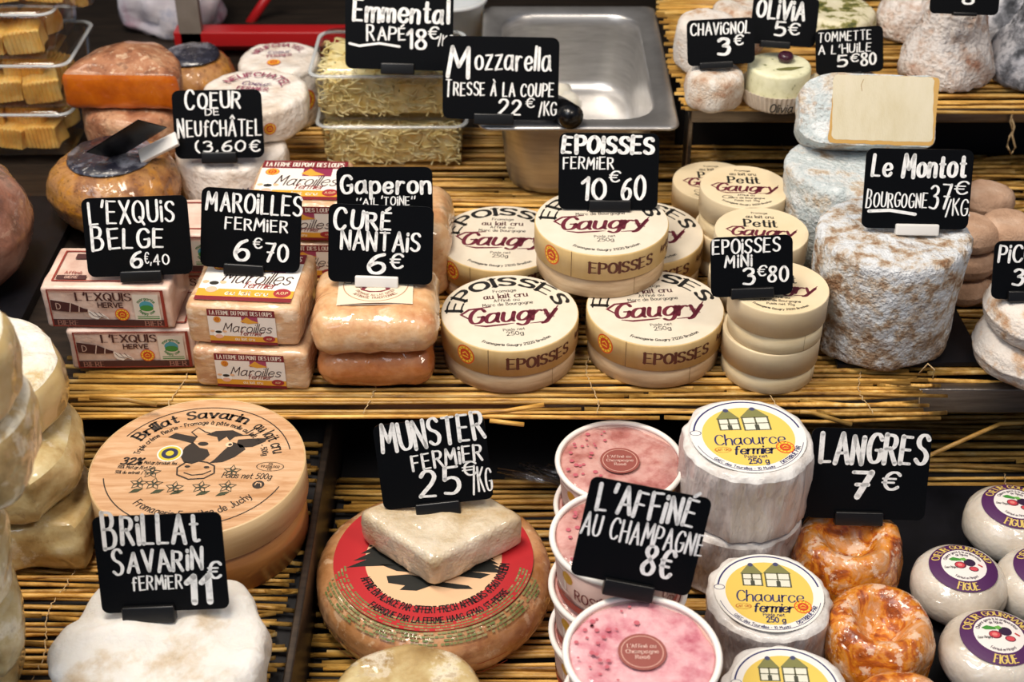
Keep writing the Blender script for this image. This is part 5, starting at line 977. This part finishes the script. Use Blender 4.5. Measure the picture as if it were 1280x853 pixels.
# ================================================================== PINK CUPS
m_cupw = mat('pink_cup_card', ['#cfa396', '#dcbcb0'], sc=10, rough=.4, coat=.3); m_cuprim = mat('cup_rim', '#efe9e2', rough=.4)
m_pink = mat('pink_champagne_cheese', ['#a84a5e', '#c67a86', '#d8a0a6', '#e2b8ba'], sc=36, rough=.45, wrap=1, wraps=10, bump=.7, bs=60, pos=[.28, .4, .52, .7])
def cups(px, py, ztop, wpx, n, nm, mrot=0, hc=.045, tagc='#8d4a42', brown=0):
    p = P(px, py, ztop); r = W(px, py, ztop, wpx) / 2
    for i in range(n):
        z = ztop - (n - i) * hc; last = i == n - 1
        t = thing('cheese_cup', 'pink cheese cup, %s of the %s stack' % (('bottom', 'middle', 'top')[i] if n == 3 else ('bottom', 'top')[i], nm), 'cheese cup', (p.x + (0 if last else rnd.uniform(-.002, .001)), p.y, z + .0002), rz=mrot, group='pink paperboard cheese cups')
        h = hc - .0006
        obj('cup_wall', mesh_of(*loft(circle(r, 80), [(0, .0), (.86, 0), (.88, .001), (.965, h - .003), (.94, h - .003), (.93, h - .008), (0, h - .008)]), m_cupw), t)
        V, Fc = [], []; q = [(r * .975 + .0022 * math.cos(2 * math.pi * j / 10), h - .0022 + .0022 * math.sin(2 * math.pi * j / 10)) for j in range(10)]
        for j in range(80): a = 2 * math.pi * j / 80; V += [(x * math.cos(a), x * math.sin(a), z_) for x, z_ in q]
        for j in range(80):
            for l in range(10): Fc.append((j * 10 + l, ((j + 1) % 80) * 10 + l, ((j + 1) % 80) * 10 + (l + 1) % 10, j * 10 + (l + 1) % 10))
        obj('rim', mesh_of(V, Fc, m_cuprim), t)
        V, Fc = loft(circle(r * .935, 72), [(1, h - .0079), (1.0, h - .005), (.96, h - .0035), (.8, h - .0028), (.6, h - .003), (.4, h - .003), (.2, h - .003), (0, h - .003)])
        ch = obj('pink_cheese', mesh_of(displace(V, Fc, .0028 if last else .0003, 45, i + 3 + px, .0006, 160) if last else V, Fc, m_pinkb if brown else m_pink), t)
        if last:
            k = Ink(int(px)); s = r * .31; k.disc(0, 0, s, tagc, 2, n=36); k.disc(0, 0, s * .88, '#c99a8c', 3, r0=s * .84, n=36)
            for j, tx in enumerate(("L'Affiné au", 'Champagne', 'Rosé')): k.text(tx, 0, s * (.32 - .3 * j), s * .2, '#dcb8ac', w=s * (1.2, 1.35, .6)[j], pen=.16, thin=.08, serif=True, layer=3)
            for j in range(26):
                a, d_ = k.r.uniform(1.6, 4.4), k.r.uniform(.45, .85) * r
                k.disc(d_ * math.cos(a), d_ * math.sin(a), r * k.r.uniform(.018, .04), '#b85a66', 1, n=10)
            obj('cheese_seal', k.mesh(lambda u, v, hh: (u, v, h - .0012 + hh)), ch, rot=(0, 0, -mrot))
        k = Ink(2); rm = r * .935
        k.rect(-rm * 2.4, h * .02, rm * 2.4, h * .17, '#a83c2c', 1, n=60); k.poly([(-rm * 1.2, h * .2), (-rm * .95, h * .24), (-rm * .8, h * .17), (-rm * 1.2, h * .17)], '#c85a40', 2)
        k.text('ROSÉ', -rm * .55, h * .42, h * .2, '#7a2430', w=rm * .5, pen=.12); k.text("L'Affiné", rm * .85, h * .55, h * .2, '#7a2a26', w=rm * .4, pen=.14); k.text('ROSÉ', rm * .85, h * .3, h * .2, '#7a2a26', w=rm * .4, pen=.14)
        k.disc(-rm * .95, h * .66, h * .12, '#dba63c', 2, n=14); k.disc(rm * .95, h * .84, h * .1, '#dba63c', 2, n=14); k.rect(-rm * 1.35, h * .35, -rm * 1.0, h * .8, '#f0e6dc', 1, n=6)
        for j in range(7): k.rect(-rm * 1.33, h * (.38 + .055 * j), -rm * 1.04, h * (.4 + .055 * j), '#a03a34', 2, n=5)
        obj('side_print', k.mesh(lambda u, v, hh: ((r * (.883 + .085 * v / h) + hh + .0004) * math.cos(u / rm - math.pi / 2), (r * (.883 + .085 * v / h) + hh + .0004) * math.sin(u / rm - math.pi / 2), v)), t, rot=(0, 0, -mrot))
m_pinkb = mat('brownish_pink_cheese', ['#8c4a42', '#b0706a', '#c8948c', '#d6aca4'], sc=30, rough=.45, wrap=1, wraps=10, bump=.7, bs=60, pos=[.28, .4, .52, .7])
cups(803, 813, .030, 197, 3, 'front'); cups(776, 668, .030, 176, 3, 'middle', hc=.045, brown=1); cups(775, 574, -.015, 160, 2, 'rear', brown=1)
# ================================================================== YELLOW LABEL CHEESES
m_chw = mat('ribbed_white_wrap', ['#968882', '#bdb4b0', '#d2ccca'], sc=16, rough=.5, wrap=.7, bump=1, bs=70, stretch=(1, 1, .25), bumpdist=.004, wraps=14, pos=[.3, .44, .6]); m_cht = mat('white_rind_chalky', ['#b8aca2', '#dad6d2', '#e4e2e0'], sc=24, rough=.6, bump=.6, bs=60, bumpdist=.003, coat=.4)
def chao_label(r):
    k = Ink(); s = r / 93; Bl = '#2b2f66'; Y = '#e2c35c'; k.disc(0, 0, 80 * s, '#e9e6e0', 1, n=60); k.disc(0, 0, 76 * s, Bl, 2, r0=73.5 * s, n=60, a0=10, a1=170); k.disc(0, 0, 76 * s, Bl, 2, r0=75 * s, n=50, a0=195, a1=345)
    k.disc(0, -2 * s, 64 * s, Y, 2, n=56)
    for x, y, w, h in ((-22, 12, 28, 26), (16, 10, 36, 30)):
        k.rect((x - w / 2) * s, y * s, (x + w / 2) * s, (y + h) * s, '#dedccb', 3); k.poly([((x - w / 2 - 3) * s, (y + h - 1) * s), ((x + w / 2 + 3) * s, (y + h - 1) * s), ((x + w * .1) * s, (y + h + 20) * s), ((x - w * .1) * s, (y + h + 20) * s)], '#7c7c4a', 4)
        for xx in (x - w / 2, x, x + w / 2): k.rect((xx - 1.2) * s, y * s, (xx + 1.2) * s, (y + h) * s, '#5c5c44', 5)
        for yy in (y, y + h * .5, y + h - 2): k.rect((x - w / 2) * s, yy * s, (x + w / 2) * s, (yy + 1.6) * s, '#5c5c44', 5)
        k.rect((x - 3) * s, y * s, (x + 3) * s, (y + h * .42) * s, '#44463a', 6); k.disc(x * s, (y + h + 18) * s, 4 * s, '#3f4468', 5, n=12)
    k.text('Chaource', 0, -9 * s, 22 * s, Bl, w=98 * s, pen=.12, thin=.045, layer=4, slant=.08, gap=1.4); k.text('fermier', 2 * s, -32 * s, 17 * s, '#232752', w=58 * s, pen=.18, thin=.09, slant=.22, layer=4, gap=1.2)
    seal(k, 46 * s, -29 * s, 13 * s, 4); k.text('Poids net', 2 * s, -46 * s, 6 * s, Bl, pen=.16, layer=4); k.text('250 g', 4 * s, -56 * s, 10 * s, Bl, w=28 * s, pen=.2, layer=4); k.disc(-40 * s, -30 * s, 12 * s, '#c88a3a', 4, r0=10.5 * s, ry=6 * s); k.text('LAIT CRU', -40 * s, -30 * s, 4 * s, '#c05a2a', pen=.17, layer=4)
    k.disc(-72 * s, 8 * s, 8 * s, Bl, 4, r0=7 * s, ry=5.5 * s); k.text('DISTRIBUE PAR', 0, 0, 6 * s, Bl, pen=.18, arc=(0, 0, 73 * s, 318, False), layer=4); k.text('GAEC des Tourelles - 10 Mussy', 0, 0, 5 * s, Bl, pen=.16, arc=(0, 0, 74 * s, 255, False), layer=4); return k
def chao(label, px, py, ztop, wpx, h, rot=0, seed=1, lab=True, xyr=None):
    if xyr: x, y, r = xyr
    else: p = P(px, py, ztop); x, y, r = p.x, p.y, W(px, py, ztop, wpx) / 2
    t = thing('chaource_cheese', label, 'cheese', (x, y, ztop - h), group='white cheeses with round yellow labels')
    V0, Fc = loft(circle(r, 110), puck(h - .0005, .003, r, .0, bt=.006, nseg=4, rings=6, side=10)); V = displace(V0, Fc, .0026, 40, seed, .0008, 150, fold=.0042); V = [(x_ * (.955 + .045 * min(1, z_ / h * 1.2)), y_ * (.955 + .045 * min(1, z_ / h * 1.2)), z_) for x_, y_, z_ in V]
    a_, b_ = split(V, Fc, lambda n_, c_: n_.z > .45 and c_.z > h * .6, V0); obj('wrapped_side', mesh_of(*a_, m_chw), t); tp = obj('top_rind', mesh_of(*b_, m_cht), t)
    if lab: obj('yellow_label', chao_label(r).mesh(flat(h + .0012, rz=R(rot))), t)
    return x, y, r
x, y, r = chao('tall white cheese with yellow house label, top of the stack behind the Champagne sign', 935, 546, .022, 168, .064, 3, 101)
chao('white cheese under the top one, mostly hidden by the Champagne sign', 0, 0, .022 - .0645, 0, .062, 0, 102, False, (x - .002, y - .002, r * .97))
chao('white cheese with yellow house label in the middle, right of the front pink cup', 961, 742, -.045, 158, .0597, -2, 103); chao('white cheese with yellow house label at the bottom edge', 983, 862, -.040, 160, .0647, -2, 104)
# ================================================================== LANGRES
m_lang = mat('washed_orange_rind', ['#7e360a', '#b85c10', '#d88820', '#d0925c', '#e2b896'], sc=30, spk=(('#efd2b8', 75, .54, .59, .7), ('#8a3a08', 90, .60, .66, .5)), rough=.4, wrap=1, wraps=24, bump=.7, bs=55, dist=1.6, pos=[.3, .42, .5, .6, .74], sss=.15, detail=4)
def langres(label, px, py, z, wpx, seed, h):
    p = P(px, py, z); r = W(px, py, z, wpx) / 2
    pr = [(0, 0), (.5, 0), (.86, 0), (.95, .04), (1, .12), (1.02, .3), (1.03, .5), (1.0, .68), (.96, .82), (.88, .93), (.78, .985), (.68, 1.0), (.58, .98), (.50, .92), (.42, .84), (.33, .76), (.22, .70), (.1, .68), (0, .68)]
    V, Fc = loft(circle(r, 90), [(s_, z_ * h) for s_, z_ in pr]); V = displace(V, Fc, .0045, 34, seed, .0013, 110)
    o = obj('langres_cheese', mesh_of(V, Fc, m_lang), None, (p.x, p.y, ZB + .0003)); tag(o, label, 'cheese', 'orange wrinkled washed-rind cheeses')
langres('orange wrinkled cheese under the Langres sign', 1065, 668, -.050, 134, 110, .052); langres('orange wrinkled cheese with a sunken top, in the middle', 1103, 773, -.048, 137, 111, .054); langres('orange wrinkled cheese at the bottom edge', 1133, 880, -.045, 134, 112, .055)
# ================================================================== FIG PUCKS
m_fig = mat('wrapped_white_puck', ['#b8aa98', '#d2c8ba', '#dcd5ca'], sc=12, rough=.4, wrap=.8, wraps=18, bump=.4, bs=60, sss=.2)
def dome_z(d, r, h): return h * .5 + h * .5 * max(0, 1 - (d / r) ** 2.5) ** (1 / 2.5)
def figp(label, px, py, z, wpx, h, rot, dx=0, dy=0):
    p = P(px, py, z); r = W(px, py, z, wpx) / 2; t = thing('fig_cheese_puck', label, 'cheese', (p.x + dx, p.y + dy, ZB + .0003), group='white pucks with round purple fig labels')
    pr = [(0, 0)] + [(.4, 0), (.62, .001)]
    for i in range(1, 12): a = R(-60 + 150 * i / 12); pr.append((max(.05, abs(math.cos(a)) ** (2 / 2.5)), h * .5 + h * .5 * math.copysign(abs(math.sin(a)) ** (2 / 2.5), math.sin(a))))
    pr += [(.5, dome_z(.5, 1, h)), (.36, dome_z(.36, 1, h)), (.2, dome_z(.2, 1, h)), (0, h)]; pr = [q for i, q in enumerate(pr) if i < 3 or q[1] >= pr[i - 1][1] - 1e-6]
    V, Fc = loft(circle(r, 72), pr); obj('wrapped_cheese', mesh_of(displace(V, Fc, .0006, 70, int(px)), Fc, m_fig), t)
    def lab():
        k = Ink(); s = r / 100; Pp, Go = '#4b1a52', '#d8bc62'
        for ra, rb in ((70, 62), (62, 54), (54, 46)): k.disc(0, 0, ra * s, Pp, 1, r0=rb * s, n=48)
        for ra, rb in ((46, 34), (34, 20), (20, .01)): k.disc(0, 0, ra * s, '#e9e2dc', 1, r0=rb * s, n=48)
        k.text('CŒUR GOURMAND', 0, 0, 15 * s, Go, w=132 * s, pen=.19, thin=.09, serif=True, arc=(0, 0, 50 * s, 92, True), layer=3, gap=1.6); k.text('FIGUE', 0, 0, 15 * s, Go, w=48 * s, pen=.19, thin=.09, serif=True, arc=(0, 0, 66 * s, 272, False), layer=3)
        k.text('Chèvre garni à la préparation', 0, 0, 6.5 * s, '#4a3a4a', w=88 * s, pen=.18, arc=(0, 0, 36 * s, 92, True), layer=3); k.text('de figues', 0, 0, 6.5 * s, '#4a3a4a', w=24 * s, pen=.18, arc=(0, 0, 27 * s, 92, True), layer=3); k.text('Fabriqué en Périgord', 0, 0, 5.5 * s, '#4a3a4a', w=50 * s, pen=.16, arc=(0, 0, 41 * s, 272, False), layer=3)
        def blob(x, y, a, b, c, l): k.disc(x * s, y * s, a * s, c, l, ry=b * s, n=20)
        blob(12, 6, 12, 11, '#2e1436', 3); blob(-8, -3, 12, 10, '#6a1a30', 3); blob(-9, -3, 9.5, 8, '#c8404a', 4); blob(-9, -3, 5, 4, '#de8078', 5); blob(18, -12, 10, 7, '#6a1a30', 4); blob(18, -12, 8, 5.5, '#cc4650', 5)
        k.poly([(a * s, b * s) for a, b in ((-30, 14), (-20, 20), (-6, 16), (-4, 10), (-14, 9), (-24, 9))], '#3f8a34', 4); k.poly([(a * s, b * s) for a, b in ((-8, 16), (2, 20), (8, 14), (0, 9))], '#6aa84a', 5); k.text('Coeur Périgord', -28 * s, -10 * s, 6 * s, '#3a3a3a', w=26 * s, pen=.14, slant=.2, layer=6)
        k.stroke([(30 * s, 2 * s), (36 * s, -2 * s)], 4 * s, '#c03a3a', 4); return k.mesh(lambda u, v, hh: (u, v, dome_z(math.hypot(u, v), r, h) + .0008 + hh))
    lo = obj('fig_label', lab(), t, rot=(R(0), 0, R(rot)))
figp('white puck with purple fig label, far right, at the back', 1264, 655, -.078, 118, .044, -18); figp('white puck with purple fig label, left of the group', 1198, 735, -.08, 119, .044, -6)
figp('white puck with purple fig label cut by the right frame edge', 1303, 736, -.08, 119, .044, -14); figp('white puck with purple fig label at the bottom right', 1241, 822, -.08, 133, .044, -4)
